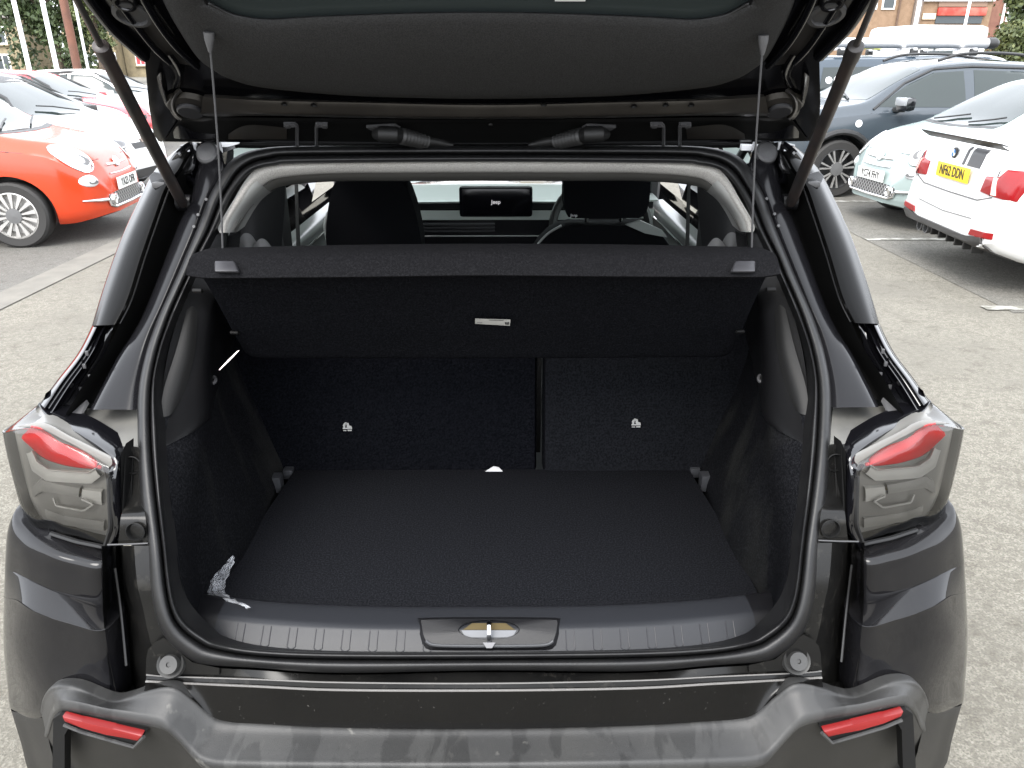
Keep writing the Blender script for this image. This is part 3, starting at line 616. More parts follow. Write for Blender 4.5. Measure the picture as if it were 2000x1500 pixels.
# ---- outer body forward of the tail (sides, roof, glass, bonnet) so the car stands complete
a0 = side[0]; a5 = side[5]; a9 = side[9]
def bside(z):
    pts = [(1.46, -.60), (1.40, -.665), (1.30, -.70), (1.20, -.725), (1.05, -.80), (.95, -.845), (.80, -.862), (.55, -.862), (.28, -.83)]
    for (z1, x1), (z0, x0) in zip(pts, pts[1:]):
        if z0 <= z <= z1: return x0 + (x1 - x0) * (z - z0) / (z1 - z0)
    return -.6
taper = lambda Y: 1.0 - .10 * max(0, (Y - 4.2) / .75) ** 2
up_rows = [[Vector((bside(z) * taper(Y), Y, z)) for Y in (1.27, 1.5, 1.9, 2.6, 3.3, 4.0, 4.5, 4.85)] for z in (1.045, .95, .82, .70)]
both('body_side', loft(up_rows, 50, 16), paint, suv)
both('lower_side', loft([[Vector((bside(z) * taper(Y), Y, z)) for Y in (2.02, 2.6, 3.3, 3.92)] for z in (.702, .55, .40, .28)], 20, 12), plastic_face, suv)
both('quarter_panel', loft([[Vector((bside(z) + .022, y0, z)), Vector((bside(z) + .012, y0 + .20, z)), Vector((bside(z), 2.02, z))] for z, y0 in ((1.47, 1.68), (1.40, 1.65), (1.30, 1.55), (1.20, 1.47), (1.10, 1.38), (1.04, 1.31), (1.0, 1.29))], 14, 24), paint, suv)
both('side_window', loft([[Vector((bside(z) + .006, Y, z)) for Y in ((1.98, 2.6, 3.3 - (z - 1.04) * 1.1))] for z in (1.04, 1.2, 1.40)], 16, 10), glass_t, suv)
both('roof_rail', tube(cr([Vector((-.62, 1.66, 1.47)), Vector((-.63, 2.2, 1.52)), Vector((-.61, 2.9, 1.44)), Vector((-.70, 3.5, 1.06))], 30), .022, 8), paint_clean, suv)
obj('roof_panel', loft([full([Vector((-.62, Y, z - .05)), Vector((-.5, Y, z)), Vector((0, Y, z + .025))]) for Y, z in ((1.70, 1.445), (1.95, 1.485), (2.4, 1.50), (2.85, 1.46))], 24, 16), paint_clean, suv)
obj('windscreen', loft([full([Vector((-.60 - .10 * f, 2.87 + .70 * f, 1.43 - .37 * f)), Vector((-.4, 2.85 + .76 * f, 1.455 - .37 * f)), Vector((0, 2.84 + .80 * f, 1.465 - .37 * f))]) for f in (0, .33, .66, 1)], 24, 10), glass_c, suv)
obj('bonnet', loft([full([Vector((-.80, Y, z - .06)), Vector((-.55, Y, z)), Vector((0, Y, z + .02))]) for Y, z in ((3.60, 1.03), (4.2, .99), (4.7, .92), (4.88, .78), (4.9, .35))], 24, 20), paint_clean, suv)
tyre_m = mat('tyre', (.022, .021, .020), .75, bump=.3, b_scale=60); arch_m = mat('arch_plastic', (.025, .025, .025), .6)
for Y in (1.66, 4.27):
    for s in (-1, 1):
        w = obj('wheel', lathe([(.20,-.09),(.30,-.10),(.325,-.085),(.33,-.05),(.33,.05),(.325,.085),(.30,.10),(.20,.09),(.19,.05),(.05,.06),(.0001,.07)], 36, (s * .735, Y, .33), (s, 0, 0)), tyre_m, suv)
        lip = [Vector((s * .848, Y + .375 * math.cos(t), .33 + .385 * math.sin(t))) for t in [math.pi * k / 24 for k in range(25)]]
        obj('wheel_arch', tube(lip, .03, 8), arch_m, suv)
# ---- strut mounts, corner castings at the top of the opening
both('drain_casting', loft([[OP(352,283,.10), OP(376,278,.08), OP(395,280,.05)], [OP(350,305,.07), OP(372,318,.02), OP(393,312,.05)], [OP(338,330,.07), OP(366,335,.045), OP(384,345,.06)], [OP(360,360,.09), OP(380,362,.05), OP(402,365,.05)]], 20, 24), paint_clean, suv)
both('casting_ridge', tube(cr([OP(336,318,.02), OP(350,300,.0), OP(372,284,.02), OP(378,300,.02), OP(372,330,.03), OP(352,336,.03)], 30), .007, 8), paint_clean, suv)
both('casting_lip', tube(cr([OP(395,345,.03), OP(404,352,.02), OP(402,362,.02), OP(392,366,.03)], 14), .006, 8), paint_clean, suv)
both('plug_seat', loft([[OP(385,282,.055), OP(404,279,.05), OP(424,284,.05)], [OP(384,300,.03), OP(402,300,.016), OP(424,300,.03)], [OP(398,325,.03), OP(412,326,.018), OP(430,322,.03)], [OP(418,338,.03), OP(424,342,.02), OP(432,338,.025)]], 18, 20), paint_dusty, suv)
both('body_plug', lathe([(.024,.004),(.023,-.003),(.019,-.006),(.0001,-.007)], 28, OP(405,299,.012), (.12, .8, -.55)), plug_m, suv, smooth=20)
both('casting_web', tube(cr([OP(428,280,.03), OP(432,310,.014), OP(436,332,.012), OP(424,352,.016)], 16), .005, 8), paint_clean, suv)
obj('white_tab', prism([OP(426,278,.03), OP(466,279,.03), OP(464,282,.028), OP(443,287,.026), OP(426,287,.026)], (0, .01, 0)), white_p, suv)
obj('white_tab', prism([OP(1449,283,.03), OP(1492,283,.03), OP(1492,294,.026), OP(1449,294,.026)], (0, .01, 0)), white_p, suv)
both('glass_bracket', box(OP(313,361,.0), (.026, .02, .012), bev=.003), plug_m, suv)
both('cover_cap', prism([OP(290,345,.02), OP(300,335,.0), OP(318,340,-.01), OP(326,350,-.01), OP(322,366,-.01), OP(294,358,.0)], (0, .02, -.004), bev=.003), trimp, suv)
# ================================================================== TAILGATE (open), struts, shelf
GA = R(32); g0 = Vector((0, 1.625, 1.447)); gv = Vector((0, -math.cos(GA), math.sin(GA))); gn = Vector((0, -math.sin(GA), -math.cos(GA)))
def GP(px, py, h=0.0):
    r = ray(px, py); p0 = g0 + gn * h; return CAM + r * ((p0 - CAM).dot(gn) / r.dot(gn))
def GQ(x, v, h=0.0): return g0 + Vector((x, 0, 0)) + gv * v + gn * h
outl = [GP(955, 281), GP(700, 280), GP(345, 277), GP(310, 276), GP(300, 263), GP(290, 200), GP(283, 118), GP(280, 108), GP(253, 87), GP(213, 50), GP(173, 0)]
end = outl[-1]; vend = (end - g0).dot(gv)
outl += [GQ(end.x - .012, vend + .12), GQ(end.x - .005, .70), GQ(-.56, .80), GQ(-.46, .85), GQ(-.2, .87), GQ(0, .872)]
gate_poly = [Vector((0, outl[0].y, outl[0].z))] + outl[1:-1] + [outl[-1]] + [mir(p) for p in reversed(outl[1:-1])]
tg = obj('tailgate', prism(gate_poly, -gn * .035), paint_in, suv, smooth=30)
# outer skin: bulged shell above the inner frame
c0 = GQ(0, .42, -.035)
ring0 = arc_resample([p - gn * .035 for p in gate_poly], 80, True)
rows = []
for f, h in ((0, 0), (.03, .02), (.12, .045), (.35, .06), (.7, .066), (.98, .068)):
    rows.append([p.lerp(c0, f) - gn * h for p in ring0])
obj('outer_skin', gridmesh(rows, closed_u=True), paint_clean, tg)
# pressed relief of the inner frame near the hinges
def gl(rows, nu=60, nv=12, lv=True): return loft([full([GP(*p) for p in r]) for r in rows], nu, nv, lv=lv)
obj('hinge_recess', gl([[(322,276,.004),(450,274,.004),(700,277,.004),(955,279,.004)], [(330,262,.003),(450,255,.003),(700,262,.003),(955,263,.003)], [(345,240,.004),(440,236,.004),(700,239,.004),(955,240,.004)], [(352,230,.016),(440,229,.018),(700,232,.018),(955,234,.018)]], 70, 16), gutter, tg)
obj('frame_band', gl([[(378,226,.016),(430,228,.018),(520,226,.020),(700,230,.020),(955,233,.020)], [(392,222,.024),(430,222,.026),(520,222,.030),(700,226,.030),(955,229,.030)], [(396,190,.018),(430,192,.020),(520,197,.020),(700,201,.020),(955,206,.020)], [(400,184,.008),(440,186,.008),(520,192,.008),(700,197,.008),(955,202,.008)]], 80, 14), mat('inner_band', (.020, .018, .016), .28, spec=.6, n_scale=7, n_col=(.05, .045, .038), n_amt=.5, n_lo=.4, n_hi=.7), tg, smooth=50)  # black metal tinted brown, the ground's reflection put into the base colour
# corner swirl around the plug
def both_t(name, bm, m, **k): return both2(name, bm, m, (tg, tg), **k)
arcp = [(372 - 42 * math.cos(t), 204 - 38 * math.sin(t)) for t in [R(-62 + 10 * k) for k in range(13)]]
arcq = [(372 - 30 * math.cos(t), 203 - 29 * math.sin(t)) for t in [R(-62 + 10 * k) for k in range(13)]]
arcm = [((a[0] + b[0]) / 2, (a[1] + b[1]) / 2) for a, b in zip(arcp, arcq)]
both_t('corner_crescent', loft([[GP(*p, .004) for p in arcp], [GP(*p, .018) for p in arcm], [GP(*p, .014) for p in arcq]], 30, 10), MATS['inner_band'])  # crescent of reflection put into shape and band colour
both_t('plug_seat', lathe([(.048,-.004),(.042,-.012),(.030,-.014),(.0001,-.014)], 30, GP(376,203,.0), gn * -1), MATS['inner_band'])
both_t('frame_plug', lathe([(.023,-.014),(.0225,-.019),(.020,-.021),(.0001,-.0212)], 28, GP(372,201,.001), gn * -1), mat('plug_dark', (.022, .022, .024), .45), smooth=20)
both_t('swirl_ridge', loft([[GP(322,112,.006), GP(336,132,.008), GP(343,150,.008), GP(338,170,.006)], [GP(330,108,.016), GP(346,130,.018), GP(353,152,.018), GP(345,172,.012)], [GP(338,106,.006), GP(354,128,.008), GP(360,150,.008), GP(352,172,.006)]], 20, 8), paint_in)
both_t('wing_fold', loft([[GP(306,150,.003), GP(312,176,.003), GP(324,208,.003)], [GP(313,142,.012), GP(319,176,.016), GP(328,210,.008)], [GP(318,140,.003), GP(326,176,.003), GP(331,210,.003)]], 16, 8), paint_in)
both_t('lower_lobe', loft([[GP(338,258,.006), GP(350,245,.010), GP(380,258,.012), GP(420,262,.010)], [GP(340,270,.006), GP(360,272,.016), GP(390,272,.016), GP(420,270,.008)]], 20, 8), paint_in)
both_t('lower_lobe', loft([[GP(446,262,.006), GP(470,248,.012), GP(500,244,.012), GP(560,250,.006)], [GP(446,272,.006), GP(470,272,.014), GP(500,272,.014), GP(560,272,.006)]], 20, 8), mat('inner_band', (.03, .03, .03), .3))
# side channel: two ridges with an oval grommet
def side_rows(p0, p1, h): return [GP(*p0, h), GP(*p1, h)]
both_t('side_ridge', tube(cr([GP(196,-40,.012), GP(228,0,.012), GP(262,45,.012), GP(300,92,.012), GP(332,122,.010)], 24), .0055, 8), paint_in, smooth=60)
both_t('side_ridge', tube(cr([GP(262,-40,.014), GP(282,0,.014), GP(312,50,.014), GP(345,92,.012), GP(385,130,.006)], 24), .0065, 8), paint_in, smooth=60)
both_t('side_channel', loft([[GP(205,-40,.008), GP(252,-40,.008)], [GP(235,0,.008), GP(276,0,.008)], [GP(268,45,.006), GP(305,50,.006)], [GP(303,92,.005), GP(335,90,.005)], [GP(335,122,.003), GP(372,128,.003)]], 6, 24), mat('channel_grey', (.030, .028, .027), .35), smooth=60)
both_t('edge_lip', tube(cr([GP(150,-40,.006), GP(178,0,.006), GP(217,50,.006), GP(256,86,.006), GP(283,110,.004)], 20), .010, 8), paint_in, smooth=60)
gq = GP(258, 26, .012)
both_t('oval_grommet', lathe([(.028,.0),(.027,-.005),(.021,-.006),(.020,-.001),(.0001,-.001)], 28, gq, gn * -1), plug_m)
both_t('bolt_boss', lathe([(.020,.0),(.016,-.008),(.012,-.008),(.010,-.002),(.0001,-.002)], 24, GP(243, 0, .012), gn * -1), paint_in)
# felt trim panel and window
tb = [(300,-60),(318,0),(350,60),(388,115),(420,139),(447,153),(511,170),(660,184),(800,189),(955,191)]
tt = [(380,-60),(400,0),(410,8),(426,17),(446,27),(469,34),(524,41),(617,36),(787,30),(955,28)]
obj('trim_panel', loft([full([GP(*p, .008) for p in tb]), full([GP(*p, .024) for p in [(x + 4, y - 4) for x, y in tb]]), full([GP(a[0] * .5 + b[0] * .5, a[1] * .5 + b[1] * .5, .034) for a, b in zip(tb, tt)]), full([GP(*p, .028) for p in [(x - 2, y + 3) for x, y in tt]]), full([GP(*p, .012) for p in tt])], 100, 20), gate_trim_m, tg, smooth=60)
wpoly = [GP(x, y + 2, .013) for x, y in tt]
obj('window_gasket', tube(cr(full([GP(x, y, .024) for x, y in tt]), 80), .0035, 8), rubber, tg, smooth=60)
top = GQ(wpoly[0].x + .02, .72, .013)
obj('rear_window', prism(full(wpoly) + [mir(GQ(-.43, .60, .013)), mir(GQ(-.40, .66, .013)), GQ(-.40, .66, .013), GQ(-.43, .60, .013)], gn * .003), mat('gate_glass', (.040, .050, .051), .12), tg, smooth=0)
obj('window_sticker', prism([GP(1082,-6,.019), GP(1145,-6,.019), GP(1143,2,.019), GP(1084,2,.019)], gn * .0006), white_p, tg, smooth=0)
for v in (.64, .78): pass
obj('lower_trim', prism([GQ(-.46, .63, .006), GQ(.46, .63, .006), GQ(.47, .78, .006), GQ(.36, .83, .006), GQ(-.36, .83, .006), GQ(-.47, .78, .006)], gn * .022, bev=.006), gate_trim_m, tg)
for x in (940, 750, 870, 1060, 1200, 420, 600): pass
for (x, y) in ((1062,204),(1238,207),(1300,205),(1350,205),(555,203),(613,205)):
    obj('frame_dent', lathe([(.006,-.001),(.004,.002),(.0001,.003)], 10, GP(x, y, .026), gn * -1), gutter, tg)
# hinges and cable grommets
for cx in (566, 628, 1282, 1338):
    b = bmesh.new()
    prism([GP(cx - 12, 238, .014), GP(cx + 12, 238, .014), GP(cx + 12, 243, .016), GP(cx - 12, 243, .016)], gn * .006, b)
    d = 14 if cx in (566, 1282) else -10
    tube(cr([GP(cx + d * .6, 241, .018), GP(cx + d, 247, .018), GP(cx + d, 262, .014), OP(cx + d, 285, .03)], 12), .0035, 6, b)
    obj('hinge', b, mat('hinge_metal', (.10, .10, .105), .35, metal=.4), tg)
    obj('hinge_bolt', lathe([(.006,-.0),(.006,-.005),(.0001,-.006)], 10, GP(cx - (4 if d > 0 else -6), 244, .018), gn * -1), plug_m, tg)
for s in (1, -1):
    X = lambda q: q if s > 0 else 1918 - q
    b = bmesh.new(); pts = [GP(X(734), 262, .02), GP(X(745), 262, .026), GP(X(772), 263, .026), GP(X(780), 265, .022)]
    tube(pts, [.010, .016, .016, .014], 14, b)
    c = obj('cable_grommet', b, mat('grommet_grey', (.008, .008, .008), .5, spec=.3), tg)
    n = 16; pp = [GP(X(780), 265, .024).lerp(V(X(832), 276, 1.60), k / n) for k in range(n + 1)]
    obj('cable_bellows', tube(pp, [.0165 if k % 2 else .0105 for k in range(n + 1)], 14), mat('bellows_rubber', (.016, .016, .016), .5), tg, smooth=20)
    obj('cable_boot', tube([V(X(828), 275, 1.60), V(X(850), 277, 1.605), V(X(885), 284, 1.61)], [.014, .011, .005], 12), mat('grommet_grey', (.008, .008, .008), .5, spec=.3), tg)
    obj('grommet_flange', prism([GP(X(715), 244, .008), GP(X(772), 241, .008), GP(X(782), 247, .008), GP(X(776), 254, .008), GP(X(730), 252, .008)], gn * .006), plug_m, tg)
obj('roof_edge', tube(cr(full([OP(460,282,.05), OP(520,283,.05), OP(700,281,.05), OP(955,281,.05)]), 30), .007, 8), gutter, suv)
obj('roof_edge_panel', loft([full([OP(430,300,.04), OP(500,284,.045), OP(700,280,.05), OP(955,280,.05)]), full([OP(430,282,.09), OP(500,279,.10), OP(700,278,.10), OP(955,278,.10)])], 40, 4), paint_in, suv)
for xx in (958,): obj('frame_hole', lathe([(.004,-.002),(.0001,-.002)], 8, GP(xx, 241, .012), gn * -1), plug_m, tg)
# ---- gas struts
lo_, hi_ = OP(357, 398, .045), GP(120, -62, .03)
hi_ = V(118, -62, 1.09)
dirv = (hi_ - lo_)
def on(px_t): return lo_ + dirv * px_t
tj = .765
both('gas_strut', tube([on(.0), on(.03), on(tj - .05), on(tj - .045), on(tj), on(tj + .004)], [.0095, .0108, .0108, .0120, .0120, .009], 18), mat('strut_black', (.020, .018, .018), .45, n_scale=20, n_col=(.05, .035, .03), n_amt=.5), suv)
both('strut_rod', tube([on(tj), on(1.0)], .0048, 12), mat('strut_rod_steel', (.12, .11, .105), .3, metal=.8), suv)
both('strut_ball', lathe([(.016,-.015),(.016,.015),(.0001,.016)], 16, lo_ + Vector((0, .012, 0)), (1, 0, 0)), trimp, suv)
both('strut_top_mount', lathe([(.012,-.02),(.012,.02),(.0001,.02)], 12, hi_, (1, 0, 0)), trimp, suv)
# ---- parcel shelf, hung from the tailgate by its cords
shelf = thing('parcel_shelf', 'charcoal felt parcel shelf hung at a tilt by two cords across the boot', 'parcel shelf', (0, 1.4, 1.0))
def child(o, p): o.parent = p; o.matrix_parent_inverse = p.matrix_world.inverted(); return o
bpy.context.view_layer.update()
shelf.location = (0, 0, 0)
fold = [(388,492,1.305),(410,486,1.31),(470,484,1.31),(700,479,1.313),(955,477,1.315)]
free = [(364,538,1.245),(400,543,1.245),(470,543,1.245),(700,541,1.245),(955,538,1.245)]
bend = [(455,648,1.445),(470,648,1.445),(520,648,1.445),(700,648,1.445),(955,648,1.445)]
far = [(480,690,1.51),(500,699,1.515),(560,700,1.52),(700,700,1.52),(955,700,1.52)]
r_fold = full([V(*p) for p in fold]); r_free = full([V(*p) for p in free]); r_bend = full([V(*p) for p in bend]); r_far = full([V(*p) for p in far])
mid = [a.lerp(b, .5) + Vector((0, -.006, .012)) for a, b in zip(r_fold, r_free)]
front = loft([[p + Vector((0, .015, -.004)) for p in r_fold], r_fold, mid, [p + Vector((0, .002, .004)) for p in r_free], [p + Vector((0, .001, .0)) for p in r_free], [p + Vector((0, .006, -.003)) for p in r_free]], 90, 22)
obj('shelf_lip', front, shelf_top, shelf, smooth=50)
under = loft([[p + Vector((0, .006, -.001)) for p in r_free], [a.lerp(b, .12) + Vector((0, .030, .012)) for a, b in zip(r_free, r_bend)], [a.lerp(b, .5) + Vector((0, .02, .01)) for a, b in zip(r_free, r_bend)], r_bend, [a.lerp(b, .5) for a, b in zip(r_bend, r_far)], r_far, [p + Vector((0, .014, .012)) for p in r_far]], 60, 30)
obj('shelf_panel', under, mat('shelf_underside', (.0052, .0054, .0065), .95, spec=0, n_scale=300, n_col=(.0132, .0137, .0160), n_amt=.8, n_lo=.42, n_hi=.72, n_detail=2, bump=.6, b_scale=500), shelf, smooth=50)
obj('shelf_top', loft([[p + Vector((0, .014, -.003)) for p in r_fold], [a.lerp(b, .5) + Vector((0, .03, .03)) for a, b in zip(r_fold, r_far)], [p + Vector((0, .016, .014)) for p in r_far]], 30, 10), shelf_top, shelf)
both('pivot_pin', lathe([(.004,-.008),(.004,.008),(.0001,.009)], 12, V(458,650,1.44), (-1, .1, 0)), gutter, shelf)
both('upper_pin', lathe([(.004,-.008),(.004,.008),(.0001,.009)], 12, V(386,568,1.29), (-1, .1, 0)), gutter, shelf)
clipm = mat('shelf_clip', (.032, .032, .036), .45)
for cx, s in ((445, 1), (1450, -1)):
    b = bmesh.new()
    X = lambda q: cx + s * (q - 445)
    prism([V(X(423),516,1.262), V(X(425),513,1.268), V(X(461),513,1.268), V(X(466),522,1.260), V(X(470),534,1.246), V(X(424),534,1.246)], (0, -.010, .006), b, bev=.003)
    obj('cord_clip', b, clipm, shelf)
for (p, q) in (((408,66),(435,487)), ((1491,72),(1468,487))):
    A = GP(p[0], p[1], .038); B = V(q[0], q[1], 1.312)
    obj('pull_cord', tube([A.lerp(B, k / 10) + Vector((0, .008 * math.sin(math.pi * k / 10), -.004 * math.sin(math.pi * k / 10))) for k in range(11)], .0017, 6), mat('cord', (.05, .05, .052), .7), shelf)
    obj('cord_toggle', tube([A + Vector((0, 0, .002)), A.lerp(B, .02), A.lerp(B, .055), A.lerp(B, .075)], [.008, .0075, .0045, .0025], 10), mat('toggle_grey', (.075, .075, .078), .45), shelf)
lab = obj('paper_label', prism([V(928,622,1.378), V(997,624,1.380), V(996,636,1.395), V(928,632,1.393)], (0, -.0012, 0)), mat('label_paper', (.38, .37, .345), .7), shelf, smooth=0)
def on_lab(u, w): return V(928 + u * 68, 623 + w * 11 + u * 1.5, 1.3765 + w * .015)
for (u0, u1, w0, w1) in ((.40, .82, .10, .17), (.86, .89, .45, .85), (.90, .93, .5, .9), (.94, .97, .4, .9), (.05, .20, .62, .68)):
    obj('label_print', prism([on_lab(u0, w0), on_lab(u1, w0), on_lab(u1, w1), on_lab(u0, w1)], (0, -.0006, 0)), mat('ink', (.03, .03, .03), .7), shelf, smooth=0)
# ---- loose bits in the boot
random.seed(11)
def crumple(poly_rows, amp):
    rows = [[V(*p) for p in r] for r in poly_rows]
    rr = [cr(r, 9) for r in rows]; cols = [cr([r[i] for r in rr], 16) for i in range(9)]
    g = [[cols[i][j] + Vector((random.uniform(-1, 1), random.uniform(-1, 1), random.uniform(0, 1.5))) * amp for i in range(9)] for j in range(16)]
    return gridmesh(g)
def film_mat():
    m = bpy.data.materials.new('plastic_film'); m.use_nodes = True; nt = m.node_tree; p = nt.nodes['Principled BSDF']
    p.inputs['Base Color'].default_value = (.62, .64, .68, 1); p.inputs['Roughness'].default_value = .14; p.inputs['Alpha'].default_value = .24
    return m
fm = film_mat()
def crumple2(rows, amp):
    rr = [cr([VZ(x, y, .668 + h) for x, y, h in r], 9) for r in rows]; cols = [cr([r[i] for r in rr], 18) for i in range(9)]
    return gridmesh([[cols[i][j] + Vector((random.uniform(-1, 1), random.uniform(-1, 1), random.uniform(0, 1.6))) * amp for i in range(9)] for j in range(18)])
wrap = obj('plastic_wrapper', crumple2([[(453,1090,.03),(459,1091,.03)], [(430,1114,.02),(449,1118,.015)], [(418,1130,.03),(440,1140,.01)], [(408,1142,.02),(436,1156,.012)], [(403,1154,.012),(446,1166,.02)], [(410,1168,.012),(462,1176,.038)], [(470,1180,.040),(482,1187,.042)], [(484,1189,.042),(488,1191,.042)]], .0035), fm, None, smooth=12)
tag(wrap, 'crumpled clear plastic wrapper in the left corner of the boot floor', 'wrapper')
for v in wrap.data.vertices:
    v.co.z = max(v.co.z, .664)
tag(obj('paper_scrap', prism([V(948,921,1.655), V(964,911,1.66), V(974,913,1.66), V(982,921,1.655)], (0, .002, 0)), mat('paper_white', (.42, .42, .43), .7), None, smooth=0), 'white paper corner poking up behind the boot floor at the seat base', 'paper')
# ================================================================== GROUND
def ground_mat(name, a, b, c, chip=70):
    m = bpy.data.materials.new(name); m.use_nodes = True; nt = m.node_tree; p = nt.nodes['Principled BSDF']; L = nt.links.new
    tc = nt.nodes.new('ShaderNodeTexCoord'); p.inputs['Roughness'].default_value = .85
    def N(s, d=4, r=.6):
        n = nt.nodes.new('ShaderNodeTexNoise'); n.inputs['Scale'].default_value = s; n.inputs['Detail'].default_value = d; n.inputs['Roughness'].default_value = r; L(tc.outputs['Object'], n.inputs['Vector']); return n.outputs['Fac']
    def MR(v, lo, hi):
        r = nt.nodes.new('ShaderNodeMapRange'); r.inputs['From Min'].default_value = lo; r.inputs['From Max'].default_value = hi; L(v, r.inputs['Value']); return r.outputs[0]
    def MX(f, x, y):
        k = nt.nodes.new('ShaderNodeMix'); k.data_type = 'RGBA'; L(f, k.inputs['Factor'])
        for i, q in ((6, x), (7, y)):
            if isinstance(q, tuple): k.inputs[i].default_value = (*q, 1)
            else: L(q, k.inputs[i])
        return k.outputs[2]
    vor = nt.nodes.new('ShaderNodeTexVoronoi'); vor.inputs['Scale'].default_value = chip; L(tc.outputs['Object'], vor.inputs['Vector'])
    sep = nt.nodes.new('ShaderNodeSeparateColor'); L(vor.outputs['Color'], sep.inputs[0])
    cchip = MX(MR(sep.outputs[0], .25, .75), a, b)
    cchip = MX(MR(N(140, 3), .42, .64), cchip, tuple(x * .66 for x in a))
    col = MX(MR(N(.55, 6, .65), .46, .68), cchip, c)
    dk = nt.nodes.new('ShaderNodeMix'); dk.data_type = 'RGBA'; dk.blend_type = 'MULTIPLY'; L(MR(N(9, 8, .7), .52, .72), dk.inputs['Factor']); L(col, dk.inputs[6]); dk.inputs[7].default_value = (.64, .62, .59, 1)
    L(dk.outputs[2], p.inputs['Base Color'])
    b2 = nt.nodes.new('ShaderNodeBump'); b2.inputs['Strength'].default_value = .8; b2.inputs['Distance'].default_value = .012
    L(N(55, 6, .7), b2.inputs['Height']); L(b2.outputs[0], p.inputs['Normal'])
    return m
def sheet(name, x0, x1, y0, y1, z, m, nx=1):
    b = bmesh.new(); b.faces.new([b.verts.new(q) for q in ((x0, y0, z), (x1, y0, z), (x1, y1, z), (x0, y1, z))])
    return tag(obj(name, b, m, None, smooth=0), kind='structure')
g_light = ground_mat('worn_tarmac', (.138, .128, .104), (.205, .193, .160), (.112, .104, .086), 62)
g_dark = ground_mat('bay_tarmac', (.105, .101, .09), (.145, .14, .126), (.088, .085, .076), 90)
conc = mat('concrete_strip', (.14, .133, .115), .85, n_scale=6, n_col=(.10, .096, .084), n_amt=.8, n_lo=.35, n_hi=.7, bump=.5, b_scale=90)
sheet('ground', -260, 260, -60, 400, 0, g_light)
sheet('bay_surface', -40, -3.78, 3.2, 30, .004, g_dark)
kb = bmesh.new()
kb.faces.new([kb.verts.new(q) for q in ((-3.775, 1.0, .007), (-3.51, 1.0, .007), (-3.51, 26, .007), (-3.775, 26, .007))])
tag(obj('kerb_strip', kb, conc, None, smooth=0), kind='structure')
sheet('bay_surface', 3.55, 40, 5.0, 30, .004, ground_mat('bay_tarmac_right', (.115, .109, .094), (.17, .163, .142), (.098, .093, .082), 75))
wp = mat('worn_white_paint', (.34, .335, .31), .8, n_scale=11, n_col=(.14, .135, .115), n_amt=1, n_lo=.40, n_hi=.56)
for (x0, x1, yc) in ((3.55, 9.0, 7.35), (3.75, 9.0, 9.55), (4.0, 9.5, 12.0), (3.4, 9.0, 5.1)):
    b = bmesh.new(); b.faces.new([b.verts.new(q) for q in ((x0, yc - .045, .009), (x1, yc - .045, .009), (x1, yc + .045, .009), (x0, yc + .045, .009))])
    tag(obj('bay_line', b, wp, None, smooth=0), kind='structure')
# ================================================================== OTHER CARS
glass_o = mat('car_glass', (.020, .028, .027), .04, spec=.55)
black_p = mat('car_black_trim', (.018, .018, .018), .45)
grey_p = mat('car_grey_trim', (.10, .10, .10), .5)
alloy = mat('alloy', (.55, .54, .52), .3, metal=.7)
alloy_d = mat('alloy_dark', (.05, .05, .052), .35, metal=.5)
lampc = mat('head_lamp', (.62, .63, .64), .10, coat=1)
lampk = mat('head_lamp_dark', (.10, .10, .105), .10, coat=1)
def carpaint(name, c): return mat('paint_' + name, c, .22, coat=.35, coat_r=.05)
def interp(tbl, x):
    if x <= tbl[0][0]: return tbl[0][1]
    for (a, u), (b, v) in zip(tbl, tbl[1:]):
        if x <= b: return u + (v - u) * (x - a) / (b - a)
    return tbl[-1][1]
def smooth_arr(a, k=2):
    for _ in range(k): a = [a[0]] + [(a[i - 1] + 2 * a[i] + a[i + 1]) / 4 for i in range(1, len(a) - 1)] + [a[-1]]
    return a
def car_body(S, n=64, sp=26):
    x0, x1 = S['top'][0][0], S['top'][-1][0]
    xs = [(x0 + x1) / 2 - math.cos(math.pi * k / (n - 1)) * (x1 - x0) / 2 for k in range(n)]
    xs = [.55 * x + .45 * (x0 + (x1 - x0) * k / (n - 1)) for k, x in enumerate(xs)]
    T = smooth_arr([interp(S['top'], x) for x in xs]); B = smooth_arr([interp(S['belt'], x) for x in xs]); W = smooth_arr([interp(S['w'], x) for x in xs]); RW = smooth_arr([interp(S['rw'], x) for x in xs]); Z = smooth_arr([interp(S['bot'], x) for x in xs])
    rows = []
    for x, t, b, w, r, z in zip(xs, T, B, W, RW, Z):
        t = max(t, b + .02); h = b - z; d = t - b; r = min(r, w * .98)
        half = [(0, z), (.55 * w, z), (.88 * w, z), (.965 * w, z + .05 * min(1, h / .3)), (w * .995, z + .25 * h), (w, z + .55 * h), (w * .995, z + .8 * h), (w * .975, b),
                (w * .955 + (r - w * .955) * .10, b + d * .10), (w * .95 + (r - w * .95) * .55, b + d * .5), (r, t - d * .17), (r * .93, t - d * .07), (r * .7, t - d * .02), (r * .35, t), (0, t)]
        hp = cr([Vector((x, y, zz)) for y, zz in half], sp)
        rows.append(hp + [Vector((p.x, -p.y, p.z)) for p in reversed(hp[1:-1])])
    bm = gridmesh(rows, closed_u=True)
    bm.verts.ensure_lookup_table(); m = len(rows[0])
    bm.faces.new(list(bm.verts)[:m]); bm.faces.new(list(bm.verts)[-m:])
    bmesh.ops.recalc_face_normals(bm, faces=bm.faces)
    return bm
